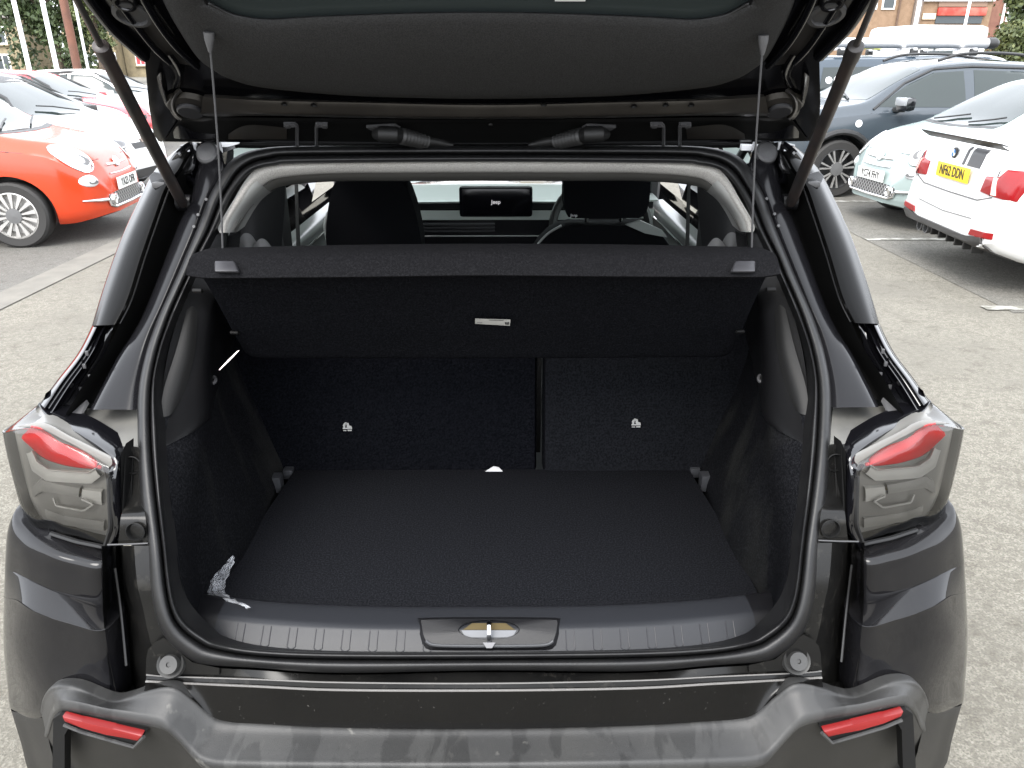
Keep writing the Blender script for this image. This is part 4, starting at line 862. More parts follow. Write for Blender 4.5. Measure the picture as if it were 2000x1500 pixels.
def boolean_arches(bm, wheels, ra, w):
    me = bpy.data.meshes.new('t'); bm.to_mesh(me); bm.free(); o = bpy.data.objects.new('t', me); COL.objects.link(o)
    cut = bmesh.new()
    for (x, r) in wheels:
        for s in (-1, 1):
            b = bmesh.new(); bmesh.ops.create_cone(b, cap_ends=True, segments=40, radius1=ra, radius2=ra, depth=.5, matrix=Matrix.Translation((x, s * (w + .0), r)) @ Matrix.Rotation(R(90), 4, 'X'))
            mm = bpy.data.meshes.new('t'); b.to_mesh(mm); b.free(); cut.from_mesh(mm); bpy.data.meshes.remove(mm)
    cm = bpy.data.meshes.new('t'); cut.to_mesh(cm); cut.free(); c = bpy.data.objects.new('t', cm); COL.objects.link(c)
    md = o.modifiers.new('b', 'BOOLEAN'); md.operation = 'DIFFERENCE'; md.object = c; md.solver = 'EXACT'
    dg = bpy.context.evaluated_depsgraph_get(); res = bpy.data.meshes.new_from_object(o.evaluated_get(dg))
    bpy.data.objects.remove(o); bpy.data.objects.remove(c)
    out = bmesh.new(); out.from_mesh(res); bpy.data.meshes.remove(res); return out
MAPS = {'L': (lambda u, v: Vector((u, 3, v)), Vector((0, -1, 0))), 'R': (lambda u, v: Vector((u, -3, v)), Vector((0, 1, 0))),
        'F': (lambda u, v: Vector((5, u, v)), Vector((-1, 0, 0))), 'B': (lambda u, v: Vector((-5, u, v)), Vector((1, 0, 0))), 'T': (lambda u, v: Vector((u, v, 5)), Vector((0, 0, -1)))}
def patch(bvh, poly, face, off=.004, rings=6, dome=0.0, seg=5, skirt=.02):
    f3, d = MAPS[face]; n = len(poly)
    cx = sum(p[0] for p in poly) / n; cy = sum(p[1] for p in poly) / n
    bnd = []
    for i in range(n):
        a, b = poly[i], poly[(i + 1) % n]
        for k in range(seg): bnd.append((a[0] + (b[0] - a[0]) * k / seg, a[1] + (b[1] - a[1]) * k / seg))
    rows = []
    for j in range(rings):
        f = j / rings; row = []
        for u, v in bnd:
            q = f3(u + (cx - u) * f, v + (cy - v) * f); hit = bvh.ray_cast(q, d)
            if hit[0] is None: hp = bvh.find_nearest(q)[0]
            else: hp = hit[0]
            row.append(hp - d * (off + dome * (1 - (1 - f) ** 2)))
        rows.append(row)
    rows.insert(0, [p + d * skirt for p in rows[0]])
    c = sum(rows[-1], Vector()) / len(rows[-1]) ; rows.append([c] * len(bnd))
    b = gridmesh(rows, closed_u=True); bmesh.ops.remove_doubles(b, verts=b.verts, dist=1e-5); return b
def ell(cx, cy, rx, ry, n=20, rot=0): return [(cx + rx * math.cos(t) * math.cos(rot) - ry * math.sin(t) * math.sin(rot), cy + rx * math.cos(t) * math.sin(rot) + ry * math.sin(t) * math.cos(rot)) for t in [2 * math.pi * k / n for k in range(n)]]
def surf(bvh, pts, face, off):
    f3, d = MAPS[face]; out = []
    for u, v in pts:
        q = f3(u, v); h = bvh.ray_cast(q, d); out.append((h[0] if h[0] else bvh.find_nearest(q)[0]) - d * off)
    return out
def road_wheel(parent, x, y, r, s, style):
    w = obj('wheel', None or lathe([(r * .68, -.10), (r * .92, -.10), (r * .985, -.08), (r, -.05), (r, .05), (r * .985, .08), (r * .92, .098), (r * .70, .092), (r * .68, .07)], 40, (x, y, r), (0, s, 0)), tyre_m, parent, smooth=30)
    obj('rim', lathe([(r * .70, .093), (r * .67, .095), (r * .645, .07), (r * .645, .0), (r * .60, -.02), (.0001, -.02)], 40, (x, y, r), (0, s, 0)), alloy if style == 'multi' else alloy_d, w)
    b = bmesh.new(); n = {'multi': 14, 'dark': 7, 'five': 5}[style]
    for k in range(n):
        a = 2 * math.pi * k / n + .2
        for da in ((0.0,) if style == 'multi' else (-.16, .16) if style == 'dark' else (-.2, .2)):
            p0 = (r * .16, a + da * .2); p1 = (r * .66, a + da * (1.0 if style != 'multi' else 1.4))
            def pt(rr, an, wd): return [Vector((x + rr * math.cos(an + e), y + s * .07, r + rr * math.sin(an + e))) for e in (-wd, wd)]
            q0 = pt(p0[0], p0[1], .10); q1 = pt(p1[0], p1[1], .10 if style == 'multi' else .05)
            prism([q0[0], q0[1], q1[1], q1[0]], (0, s * .022, 0), b)
    obj('wheel_face', b, alloy, w, smooth=0)
    obj('hub_cap', lathe([(r * .24, .07), (r * .23, .098), (.0001, .103)], 20, (x, y, r), (0, s, 0)), grey_p, w)
    return w
def car(name, label, loc, rz, S, pm, group, wheels, ra, r, style='five', cat='car', draw_wheels=True):
    root = thing(name, label, cat, loc, rz, group)
    w = max(q for _, q in S['w'])
    bm = car_body(S)
    bvh0 = BVHTree.FromBMesh(bm)
    if draw_wheels: bm = boolean_arches(bm, [(x, r) for x in wheels], ra, w - .05)
    body = obj('body', bm, pm, root, smooth=35)
    for nm, poly in S.get('side_glass', []):
        for f in 'LR': obj('side_window', patch(bvh0, poly, f), glass_o, root, smooth=60)
    for nm, poly in S.get('top_glass', []):
        obj(nm, patch(bvh0, poly, 'T'), glass_o, root, smooth=60)
    if draw_wheels:
        for x in wheels:
            for s in (-1, 1):
                road_wheel(root, x, s * (w - .11), r, s, style)
                an = [R(-12 + 204 * k / 24) for k in range(25)]; arcl = lambda q, yy: [Vector((x + q * math.cos(t), s * (w - .06 + yy), max(r + q * math.sin(t), .17))) for t in an]
                obj('arch_liner', gridmesh([arcl(ra - .006, .012), arcl(ra - .006, -.18), arcl(.02, -.18)]), black_p, root)
    return root, bvh0, body
def plate(root, x, z, s, txt, yellow, tilt=0, y=0, w=.52):
    n = Vector((s, 0, 0)); b = box((x, y, z), (.012, w, .112), bev=.003)
    p = obj('number_plate', b, mat('plate_yellow', (.75, .52, .03), .4) if yellow else mat('plate_white', (.75, .75, .72), .4), root)
    textmesh('plate_text', txt, .105, mat('plate_ink', (.015, .015, .015), .5), p, frame4((x + s * .008, y, z), (0, s, 0), (0, 0, 1)), sx=.80, bold=.0016)
    return p
S500 = dict(top=[(-1.78,.55),(-1.74,.85),(-1.6,1.15),(-1.35,1.38),(-.9,1.47),(-.3,1.49),(.15,1.43),(.55,1.22),(.88,1.02),(1.1,.975),(1.4,.92),(1.62,.82),(1.74,.66),(1.78,.45)],
 belt=[(-1.78,.45),(-1.6,.85),(-1,.93),(0,.93),(.8,.90),(1.4,.80),(1.7,.60),(1.78,.40)], w=[(-1.78,.50),(-1.6,.72),(-1.2,.80),(0,.81),(1.1,.80),(1.45,.74),(1.65,.62),(1.74,.48),(1.78,.36)],
 rw=[(-1.7,.45),(-1.2,.56),(-.5,.58),(.2,.57),(.85,.66),(1.2,.62),(1.6,.45),(1.78,.3)], bot=[(-1.78,.35),(-1.5,.22),(1.5,.19),(1.78,.25)],
 side_glass=[('f', [(-.45,.98),(-.45,1.37),(.08,1.37),(.42,1.21),(.70,1.0)]), ('r', [(-1.2,1.02),(-1.08,1.28),(-.55,1.37),(-.53,.99)])],
 top_glass=[('windscreen', [(.24,-.50),(.60,-.555),(.90,-.58),(.96,-.3),(.98,0),(.96,.3),(.90,.58),(.60,.555),(.24,.50),(.22,0)])])
mesh_m = None
def mesh_grille_mat():
    m = bpy.data.materials.new('mesh_grille'); m.use_nodes = True; nt = m.node_tree; p = nt.nodes['Principled BSDF']; L = nt.links.new
    tc = nt.nodes.new('ShaderNodeTexCoord'); mp = nt.nodes.new('ShaderNodeMapping'); mp.inputs['Rotation'].default_value = (R(45), 0, 0); mp.inputs['Scale'].default_value = (26, 26, 26); L(tc.outputs['Object'], mp.inputs[0])
    c = nt.nodes.new('ShaderNodeTexBrick'); c.offset = 0; c.inputs['Scale'].default_value = 1; c.inputs['Mortar Size'].default_value = .10; c.inputs['Brick Width'].default_value = 1; c.inputs['Row Height'].default_value = 1
    sw = nt.nodes.new('ShaderNodeSeparateXYZ'); cb = nt.nodes.new('ShaderNodeCombineXYZ'); L(mp.outputs[0], sw.inputs[0]); L(sw.outputs['Y'], cb.inputs['X']); L(sw.outputs['Z'], cb.inputs['Y']); L(cb.outputs[0], c.inputs['Vector'])
    c.inputs['Color1'].default_value = c.inputs['Color2'].default_value = (.02, .02, .02, 1); c.inputs['Mortar'].default_value = (.32, .32, .32, 1); L(c.outputs['Color'], p.inputs['Base Color']); p.inputs['Roughness'].default_value = .4
    return m
def city_car(name, label, loc, rz, pm, txt, group):
    root, bv, body = car(name, label, loc, rz, S500, pm, group, (1.03, -1.27), .355, .30, 'multi')
    for s in (-1, 1):
        h = obj('headlight', patch(bv, ell(s * .545, .775, .105, .115, 20), 'F', .006, dome=.035), lampc, root, smooth=70)
        obj('headlight_rim', tube(surf(bv, ell(s * .545, .775, .112, .122, 24) + [(s * .545 + .112, .775)], 'F', .012), .008, 6), chrome, h)
        obj('lens_detail', patch(bv, ell(s * .525, .765, .05, .05, 12), 'F', .036), grey_p, h)
        f = obj('indicator_lamp', patch(bv, ell(s * .575, .575, .075, .055, 18), 'F', .006, dome=.02), lampc, root, smooth=70)
        obj('lamp_detail', patch(bv, ell(s * .565, .562, .04, .018, 12), 'F', .024), grey_p, f)
        obj('bumper_blade', tube(surf(bv, [(s * .46, .385), (s * .55, .392), (s * .66, .402)], 'F', .014), [.018, .016, .006], 8), chrome, root)
        obj('fog_lamp', lathe([(.052, -.02), (.052, .012), (.040, .016), (.038, .004), (.0001, .006)], 20, surf(bv, [(s * .385, .378)], 'F', .02)[0], (1, 0, 0)), chrome, root)
        obj('bonnet_seam', tube(surf(bv, [(s * .30, .745), (s * .40, .742), (s * .46, .748)], 'F', .002), .004, 5), black_p, root)
        obj('mirror', box((.55, s * .90, .98), (.14, .17, .13), bev=.04), pm, root)
        obj('door_seam', tube(surf(bv, [(.72, .96), (.78, .7), (.70, .32)], 'L' if s > 0 else 'R', .001), .004, 5), black_p, root)
        obj('bonnet_side_seam', tube(surf(bv, [(.75, .90), (1.1, .86), (1.45, .80), (1.56, .78)], 'L' if s > 0 else 'R', .001), .0045, 5), black_p, root)
    gp = [(-.44,.335),(-.40,.315),(.40,.315),(.44,.335),(.45,.375),(.42,.425),(.30,.44),(-.30,.44),(-.42,.425),(-.45,.375)]
    gr = obj('lower_grille', patch(bv, gp, 'F', .008), MATS.setdefault('mesh', mesh_grille_mat()), root)
    obj('grille_frame', tube(surf(bv, [(-.45,.375),(-.44,.332),(-.38,.308),(0,.304),(.38,.308),(.44,.332),(.45,.375)], 'F', .014), .014, 8), chrome, gr)
    px = surf(bv, [(0, .505)], 'F', .03)[0].x
    plate(root, px, .505, 1, txt, False)
    for z, wd in ((.685, .25), (.605, .27)):
        obj('moustache_bar', tube(surf(bv, [(-wd, z), (-wd * .5, z - .006), (0, z - .008), (wd * .5, z - .006), (wd, z)], 'F', .010), .012 if z > .65 else .008, 8), chrome, root)
    obj('badge', lathe([(.052, 0), (.048, .014), (.03, .016), (.0001, .012)], 20, surf(bv, [(0, .69)], 'F', .012)[0], (1, 0, .3)), chrome, root)
    for s in (-1, 1):
        obj('wiper', tube([Vector((.93, s * .30 - .15, 1.035)), Vector((.84, s * .30 + .1, 1.075)), Vector((.80, s * .28 + .24, 1.10))], .009, 6), black_p, root)
    obj('scuttle', patch(bv, [(.96,-.58),(1.02,-.3),(1.04,0),(1.02,.3),(.96,.58),(.90,.58),(.96,0),(.90,-.58)], 'T', .003), black_p, root)
    return root
def W(px, py, z=0): return VZ(px, py, z)
city_car('orange_city_car', 'orange-red small hatchback with silver multi-spoke wheels, parked at the left', (-5.59, 7.72, 0), R(6), carpaint('orange', (.46, .040, .009)), 'YA23 OFR', 'small round-lamp city cars')
city_car('mint_city_car', 'pale mint small hatchback showing its front between the white saloon and grey SUV', (5.72, 8.42, 0), R(184), carpaint('mint', (.25, .305, .295)), 'YC74 FHY', 'small round-lamp city cars')
# generic hatchback
SH = dict(top=[(-2.0,.55),(-1.97,.95),(-1.8,1.22),(-1.55,1.40),(-1.0,1.46),(-.2,1.47),(.2,1.40),(.6,1.20),(.98,1.0),(1.4,.94),(1.75,.86),(1.93,.72),(2.0,.45)],
 belt=[(-2.0,.5),(-1.8,.92),(0,.92),(1,.88),(1.6,.80),(1.9,.62),(2.0,.40)], w=[(-2.0,.6),(-1.8,.80),(-1,.87),(1,.87),(1.5,.83),(1.8,.70),(1.95,.54),(2.0,.42)],
 rw=[(-1.9,.5),(-1.2,.58),(0,.60),(.4,.60),(1.0,.70),(1.6,.6),(2.0,.4)], bot=[(-2,.35),(-1.6,.22),(1.7,.19),(2,.24)],
 side_glass=[('f', [(-.25,.96),(-.25,1.36),(.20,1.34),(.55,1.18),(.86,.98)]), ('r', [(-1.35,.98),(-1.15,1.30),(-.32,1.37),(-.32,.96)])],
 top_glass=[('windscreen', [(.30,-.53),(.65,-.58),(.96,-.62),(1.04,-.3),(1.06,0),(1.04,.3),(.96,.62),(.65,.58),(.30,.53),(.27,0)]), ('rear_window', [(-1.88,-.45),(-1.55,-.48),(-1.55,.48),(-1.88,.45)])])
def hatch(name, label, loc, rz, pm, grp, txt=None, roof=None):
    root, bv, body = car(name, label, loc, rz, SH, pm, grp, (1.22, -1.28), .37, .315, 'five')
    for s in (-1, 1):
        obj('headlight', patch(bv, [(s * .36, .70), (s * .44, .62), (s * .60, .62), (s * .72, .72), (s * .74, .80), (s * .55, .745)], 'F', .006, dome=.01), lampk, root, smooth=70)
        obj('headlight_strip', tube(surf(bv, [(s * .38, .655), (s * .52, .63), (s * .66, .66)], 'F', .02), .010, 6), lampc, root)
        obj('bumper_vent', patch(bv, [(s * .50, .36), (s * .66, .38), (s * .68, .52), (s * .58, .52), (s * .50, .46)], 'F', .006), black_p, root)
        obj('mirror', box((.72, s * .95, .99), (.15, .17, .14), bev=.04), black_p if roof else pm, root)
        obj('window_frame', tube(surf(bv, [(.93, .94), (.60, 1.19), (.22, 1.37), (-.3, 1.41), (-1.1, 1.36)], 'L' if s > 0 else 'R', .004), .028, 6), black_p, root)
    obj('upper_grille', patch(bv, [(-.24, .60), (.24, .60), (.27, .67), (-.27, .67)], 'F', .006), black_p, root)
    obj('lower_grille', patch(bv, [(-.55, .24), (.55, .24), (.45, .36), (-.45, .36)], 'F', .006), black_p, root)
    obj('front_splitter', patch(bv, [(-.75, .215), (.75, .215), (.68, .255), (-.68, .255)], 'F', .012), black_p, root)
    obj('badge', lathe([(.05, 0), (.046, .012), (.0001, .012)], 16, surf(bv, [(0, .70)], 'F', .010)[0], (1, 0, .2)), chrome, root)
    if txt: plate(root, surf(bv, [(0, .45)], 'F', .03)[0].x, .45, 1, txt, False)
    if roof: obj('roof_skin', patch(bv, [(.26,-.52),(.26,.52),(-.9,.52),(-1.5,.46),(-1.5,-.46),(-.9,-.52)], 'T', .005), roof, root)
    obj('wiper', tube([Vector((1.02, .25, 1.03)), Vector((.90, -.1, 1.09)), Vector((.86, -.35, 1.11))], .009, 6), black_p, root)
    return root
white_c = carpaint('white', (.60, .60, .585))
hatch('white_hatchback', 'white hatchback with slim dark headlamps parked behind the orange car', (-6.55, 10.35, 0), R(-5), white_c, 'hatchbacks parked in the left row', roof=black_p)
hatch('grey_hatchback', 'dark grey hatchback between the white and red ones in the left row', (-8.05, 12.9, 0), R(-4), carpaint('charcoal', (.03, .03, .032)), 'hatchbacks parked in the left row')
hatch('red_hatchback', 'red hatchback showing only its roof arch in the left row', (-8.9, 15.5, 0), R(-4), carpaint('red', (.55, .02, .03)), 'hatchbacks parked in the left row')
hatch('white_hatchback', 'farthest white hatchback behind the red one at the left', (-9.0, 18.2, 0), R(-4), white_c, 'hatchbacks parked in the left row')
# grey SUV
SS = dict(top=[(-2.2,.6),(-2.17,1.05),(-2.05,1.30),(-1.85,1.52),(-1.4,1.61),(-.4,1.65),(.15,1.60),(.55,1.42),(1.0,1.15),(1.4,1.10),(1.9,1.03),(2.12,.90),(2.2,.5)],
 belt=[(-2.2,.55),(-1.9,1.06),(0,1.04),(1,1.0),(1.7,.93),(2.05,.80),(2.2,.45)], w=[(-2.2,.66),(-2.0,.84),(-1.2,.905),(1.2,.905),(1.7,.87),(2.0,.76),(2.15,.62),(2.2,.5)],
 rw=[(-2.1,.55),(-1.4,.62),(0,.64),(.4,.64),(1.0,.78),(1.7,.72),(2.2,.45)], bot=[(-2.2,.42),(-1.7,.27),(1.7,.26),(2.2,.33)],
 side_glass=[('f', [(-.28,1.08),(-.28,1.50),(.12,1.48),(.48,1.33),(.90,1.09)]), ('r', [(-1.18,1.10),(-1.12,1.49),(-.42,1.51),(-.40,1.08)]), ('q', [(-1.75,1.16),(-1.68,1.40),(-1.30,1.48),(-1.30,1.11)])],
 top_glass=[('windscreen', [(.26,-.58),(.60,-.63),(.98,-.68),(1.06,-.3),(1.08,0),(1.06,.3),(.98,.68),(.60,.63),(.26,.58),(.22,0)]), ('roof_glass', [(.08,-.50),(.08,.50),(-1.0,.50),(-1.0,-.50)])])
pm = carpaint('slate', (.036, .046, .056))
root, bv, body = car('grey_suv', 'slate grey SUV with roof rails and black door mirrors, parked at the right', (5.44, 10.9, 0), R(187), SS, pm, 'vehicles parked in the right row', (1.34, -1.30), .42, .355, 'dark')
for s in (-1, 1):
    f = 'L' if s > 0 else 'R'
    obj('roof_rail', tube(cr([Vector((.05, s * .60, 1.62)), Vector((-.3, s * .61, 1.70)), Vector((-1.0, s * .60, 1.695)), Vector((-1.7, s * .56, 1.60))], 20), .018, 8), black_p, root)
    m = obj('door_mirror', box((.66, s * 1.03, 1.13), (.13, .24, .16), bev=.05), paint_clean, root)
    obj('mirror_arm', box((.66, s * .91, 1.06), (.10, .14, .05), bev=.015), black_p, m)
    obj('mirror_shell', box((.72, s * 1.03, 1.16), (.05, .21, .10), bev=.022), carpaint('mirror_grey', (.25, .26, .27)), m)
    for x in (1.34, -1.30): obj('arch_cladding', tube([surf(bv, [(x + .45 * math.cos(t), min(.355 + .45 * math.sin(t), .95))], f, .004)[0] for t in [math.pi * k / 16 for k in range(17)]], .038, 8), black_p, root)
    obj('window_frame', tube(surf(bv, [(.95, 1.06), (.50, 1.36), (.12, 1.52), (-.4, 1.55), (-1.2, 1.53), (-1.8, 1.40)], f, .004), .016, 6), black_p, root)
    obj('door_seam', tube(surf(bv, [(.98, 1.02), (1.0, .7), (.95, .35)], f, .001), .005, 5), black_p, root)
    obj('door_seam', tube(surf(bv, [(-.36, 1.02), (-.36, .35)], f, .001), .005, 5), black_p, root)
    for x in (-.12, -1.15): obj('door_handle', box(surf(bv, [(x, .95)], f, .015)[0], (.22, .03, .035), bev=.01), paint_clean, root)
    obj('round_badge', lathe([(.045, .0), (.042, .008), (.0001, .009)], 20, surf(bv, [(1.15, .90)], f, .002)[0], (0, s, 0)), white_p, root)
    obj('sill_cladding', patch(bv, [(-.80, .29), (.85, .29), (.85, .42), (-.80, .42)], f, .006), black_p, root)
    obj('headlight', patch(bv, [(s * .45, .84), (s * .74, .86), (s * .76, .93), (s * .45, .92)], 'F', .008), lampk, root)
for k in range(7): obj('grille_slot', patch(bv, [(-.36 + k * .105 + .01, .80), (-.36 + k * .105 + .09, .80), (-.36 + k * .105 + .09, .92), (-.36 + k * .105 + .01, .92)], 'F', .006, rings=3), black_p, root)
obj('wiper', tube([Vector((1.05, .40, 1.17)), Vector((.93, .05, 1.23)), Vector((.90, -.2, 1.25))], .010, 6), black_p, root)
# white saloon, rear towards us
SB = dict(top=[(-2.30,.55),(-2.28,.92),(-2.22,1.02),(-1.80,1.07),(-1.58,1.10),(-1.1,1.32),(-.5,1.42),(.0,1.42),(.5,1.30),(1.0,1.04),(1.6,.98),(2.1,.82),(2.25,.6),(2.3,.4)],
 belt=[(-2.3,.50),(-2.2,.90),(-1,.93),(1,.88),(2.0,.72),(2.3,.36)], w=[(-2.3,.70),(-2.22,.80),(-2.0,.87),(-1,.905),(1,.9),(1.9,.82),(2.2,.65),(2.3,.45)],
 rw=[(-2.3,.60),(-2.0,.72),(-1.6,.64),(-1,.57),(0,.57),(.5,.60),(1.0,.72),(2,.6),(2.3,.4)], bot=[(-2.3,.34),(-2.0,.24),(1.8,.18),(2.3,.22)],
 side_glass=[('f', [(-.35,.96),(-.35,1.32),(.10,1.32),(.45,1.18),(.80,.95)]), ('r', [(-1.35,.98),(-1.15,1.15),(-.85,1.28),(-.42,1.33),(-.42,.96)])],
 top_glass=[('windscreen', [(.20,-.52),(.98,-.66),(1.06,0),(.98,.66),(.20,.52)]), ('rear_window', [(-1.66,-.52),(-1.70,0),(-1.66,.52),(-1.3,.53),(-.82,.47),(-.80,0),(-.82,-.47),(-1.3,-.53)])])
root, bv, body = car('white_saloon', 'white saloon with red tail lamps, dark bootlid stripes and yellow number plate', (5.86, 6.0, 0), R(-4), SB, white_c, 'vehicles parked in the right row', (1.38, -1.40), .39, .335, 'five')
tl = mat('tail_red', (.22, .006, .008), .2)
for s in (-1, 1):
    t = obj('tail_lamp', patch(bv, [(s * .46, .72), (s * .80, .70), (s * .815, .80), (s * .80, .905), (s * .66, .90), (s * .62, .845), (s * .47, .83)], 'B', .010, dome=.012), tl, root, smooth=70)
    obj('reverse_lamp', patch(bv, [(s * .63, .72), (s * .665, .72), (s * .625, .84), (s * .59, .84)], 'B', .026), mat('pink_lens', (.8, .45, .40), .2), t)
    obj('lamp_seam', tube(surf(bv, [(s * .62, .71), (s * .62, .89)], 'B', .022), .004, 5), black_p, t)
    obj('reflector', patch(bv, [(s * .48, .405), (s * .74, .42), (s * .74, .465), (s * .50, .45)], 'B', .012), tl, root)
    obj('exhaust_tip', lathe([(.045, -.02), (.048, .06), (.038, .06), (.036, .0), (.0001, 0)], 20, surf(bv, [(.48 if s > 0 else .36, .29)], 'B', .03)[0], (-1, 0, 0)), grey_p, root)
    obj('mirror', box((.62, s * .98, .98), (.14, .2, .13), bev=.04), black_p, root)
obj('diffuser', patch(bv, [(-.76, .27), (-.66, .42), (-.42, .385), (.42, .385), (.66, .42), (.76, .30), (.60, .245), (-.60, .245)], 'B', .018), mat('diffuser_grey', (.035, .034, .033), .5), root)
for y in (-.42, -.28, -.14, 0, .14, .28): obj('diffuser_fin', box((surf(bv, [(y, .29)], 'B', .03)[0]), (.09, .022, .085), bev=.006), black_p, root)
bl = surf(bv, [(0, .80)], 'B', .02)[0].x
plate(root, bl - .004, .80, -1, 'NF62 DDN', True)
obj('boot_spoiler', loft([[Vector((-2.23, y, 1.045)) for y in (-.66, -.3, 0, .3, .66)], [Vector((-2.31, y * .97, 1.075)) for y in (-.66, -.3, 0, .3, .66)], [Vector((-2.30, y * .97, 1.058)) for y in (-.66, -.3, 0, .3, .66)], [Vector((-2.23, y, 1.02)) for y in (-.66, -.3, 0, .3, .66)]], 20, 12), black_p, root)
for y0, y1 in ((-.08, -.045), (-.32, -.125)): obj('boot_stripe', patch(bv, [(y0, .865), (y1, .865), (y1, 1.0), (y0, 1.0)], 'B', .004), mat('stripe_black', (.03, .03, .032), .4), root)
bd = obj('badge', lathe([(.042, .0), (.040, .010), (.030, .011), (.0001, .011)], 24, surf(bv, [(.12, .935)], 'B', .006)[0], (-1, 0, .1)), black_p, root)
pc = surf(bv, [(.12, .935)], 'B', .019)[0]
for k in range(4):
    a0 = math.pi / 2 * k; pts = [pc] + [pc + Vector((0, .027 * math.cos(a0 + math.pi / 2 * j / 4), .027 * math.sin(a0 + math.pi / 2 * j / 4))) for j in range(5)]
    obj('badge_quarter', prism(pts, (-.001, 0, 0)), mat('badge_blue', (.05, .2, .5), .3) if k % 2 else white_p, bd, smooth=0)
obj('bootlid_seam', tube(surf(bv, [(-.62, .70), (-.45, .655), (0, .65), (.45, .655), (.62, .70)], 'B', .002), .005, 5), grey_p, root)
obj('bumper_seam', tube(surf(bv, [(-.45, .52), (0, .50), (.45, .52)], 'B', .002), .003, 5), grey_p, root)
# dark blue van with pipe carrier
SV = dict(top=[(-2.4,.7),(-2.38,1.6),(-2.3,1.78),(-2.0,1.83),(0,1.85),(.9,1.83),(1.25,1.72),(1.75,1.30),(2.1,1.15),(2.35,.9),(2.4,.5)], belt=[(-2.4,.6),(-2.3,1.15),(0,1.15),(1.6,1.10),(2.1,1.0),(2.4,.45)],
 w=[(-2.4,.84),(-2.3,.92),(1.5,.95),(2.1,.86),(2.4,.6)], rw=[(-2.4,.78),(0,.80),(1,.78),(1.8,.82),(2.4,.5)], bot=[(-2.4,.4),(2,.3),(2.4,.35)],
 side_glass=[('f', [(.55,1.18),(.55,1.66),(1.1,1.64),(1.55,1.22)]), ('m', [(-.55,1.22),(-.5,1.66),(.42,1.67),(.45,1.2)]), ('r', [(-2.1,1.22),(-2.05,1.64),(-.72,1.66),(-.68,1.22)])],
 top_glass=[('windscreen', [(1.15,-.68),(1.75,-.75),(1.82,0),(1.75,.75),(1.15,.68)])])
root, bv, body = car('blue_van', 'dark blue-grey van carrying a long silver tube on its roof bars', (7.05, 13.9, 0), R(4), SV, carpaint('van_blue', (.030, .045, .062)), 'vehicles parked in the right row', (1.5, -1.45), .40, .34, 'dark', cat='van')
root.scale = (1, 1, .93)
for x in (-1.75, -.55, .45):
    obj('roof_bar', box((x, 0, 1.93), (.06, 1.5, .04), bev=.01), white_p, root)
    for s in (-1, 1): obj('bar_foot', box((x, s * .70, 1.885), (.12, .07, .12), bev=.02), black_p, root)
pipe = obj('pipe_carrier', tube([Vector((-2.2, -.35, 2.03)), Vector((.88, -.35, 2.03))], .085, 20), mat('pipe_silver', (.52, .53, .54), .35, metal=.5), root)
obj('pipe_cap', tube([Vector((.88, -.35, 2.03)), Vector((1.0, -.35, 2.03)), Vector((1.06, -.35, 2.02))], [.095, .095, .06], 18), black_p, pipe)
for (u, v, r_) in ((-1.95, 1.44, .055), (-1.78, 1.44, .09), (-1.62, 1.44, .05)): obj('round_decal', patch(bv, ell(u, v, r_, r_, 18), 'R', .010, rings=3), white_p, root, smooth=0)
obj('bar_decal', patch(bv, [(-2.0, 1.20), (-1.66, 1.20), (-1.66, 1.27), (-2.0, 1.27)], 'R', .010, rings=3), white_p, root, smooth=0)
random.seed(5)
load = thing('roof_load', 'yellow-green bags and gear lying on the van roof bars', 'roof load', (7.05, 13.9, -.13))
lm_ = mat('roof_load_green', (.35, .38, .08), .7, n_scale=5, n_col=(.5, .45, .42), n_amt=1, n_lo=.45, n_hi=.55)
for k in range(14): obj('bag', box((-2.0 + k * .2 + random.uniform(-.05, .05), random.uniform(-.2, .4), 1.945 + random.uniform(0, .03)), (.16, .09, .045), bev=.01), lm_, load)
# motorhome
mh = thing('white_motorhome', 'white motorhome with a tall rounded box body behind the blue van', 'motorhome', (12.25, 22.4, 0), R(8), 'vehicles parked in the right row')
obj('box_body', box((-.95, 0, 1.48), (2.1, 2.1, 2.0), bev=.16), white_c, mh)
cabS = dict(top=[(.1,1.0),(.12,1.75),(.6,1.80),(1.0,1.72),(1.6,1.25),(2.2,1.05),(2.35,.7),(2.4,.5)], belt=[(.1,.9),(1.5,1.1),(2.2,.95),(2.4,.45)], w=[(.1,.95),(1.5,.98),(2.2,.86),(2.4,.6)], rw=[(.1,.8),(1,.78),(2,.75),(2.4,.5)], bot=[(.1,.4),(2.4,.35)])
cb_ = car_body(cabS, 40); bvc = BVHTree.FromBMesh(cb_); cabo = obj('cab', cb_, white_c, mh, smooth=35)
for f in 'LR': obj('cab_window', patch(bvc, [(.25, 1.20), (.28, 1.66), (.85, 1.66), (1.42, 1.20)], f), glass_o, cabo)
obj('cab_windscreen', patch(bvc, [(1.02, -.66), (1.58, -.76), (1.66, 0), (1.58, .76), (1.02, .66)], 'T'), glass_o, cabo)
obj('side_window', box((-1.2, -1.055, 1.75), (.7, .02, .35), bev=.01), glass_o, mh)
for (x0, z0) in ((-1.75, 2.08), (-1.45, 2.04), (-.75, 2.07)): obj('body_decal', box((x0, -1.053, z0), (.26, .012, .035), bev=.005), grey_p, mh)
for x in (-1.3, 1.5):
    for s in (-1, 1): road_wheel(mh, x, s * .95, .34, s, 'five')
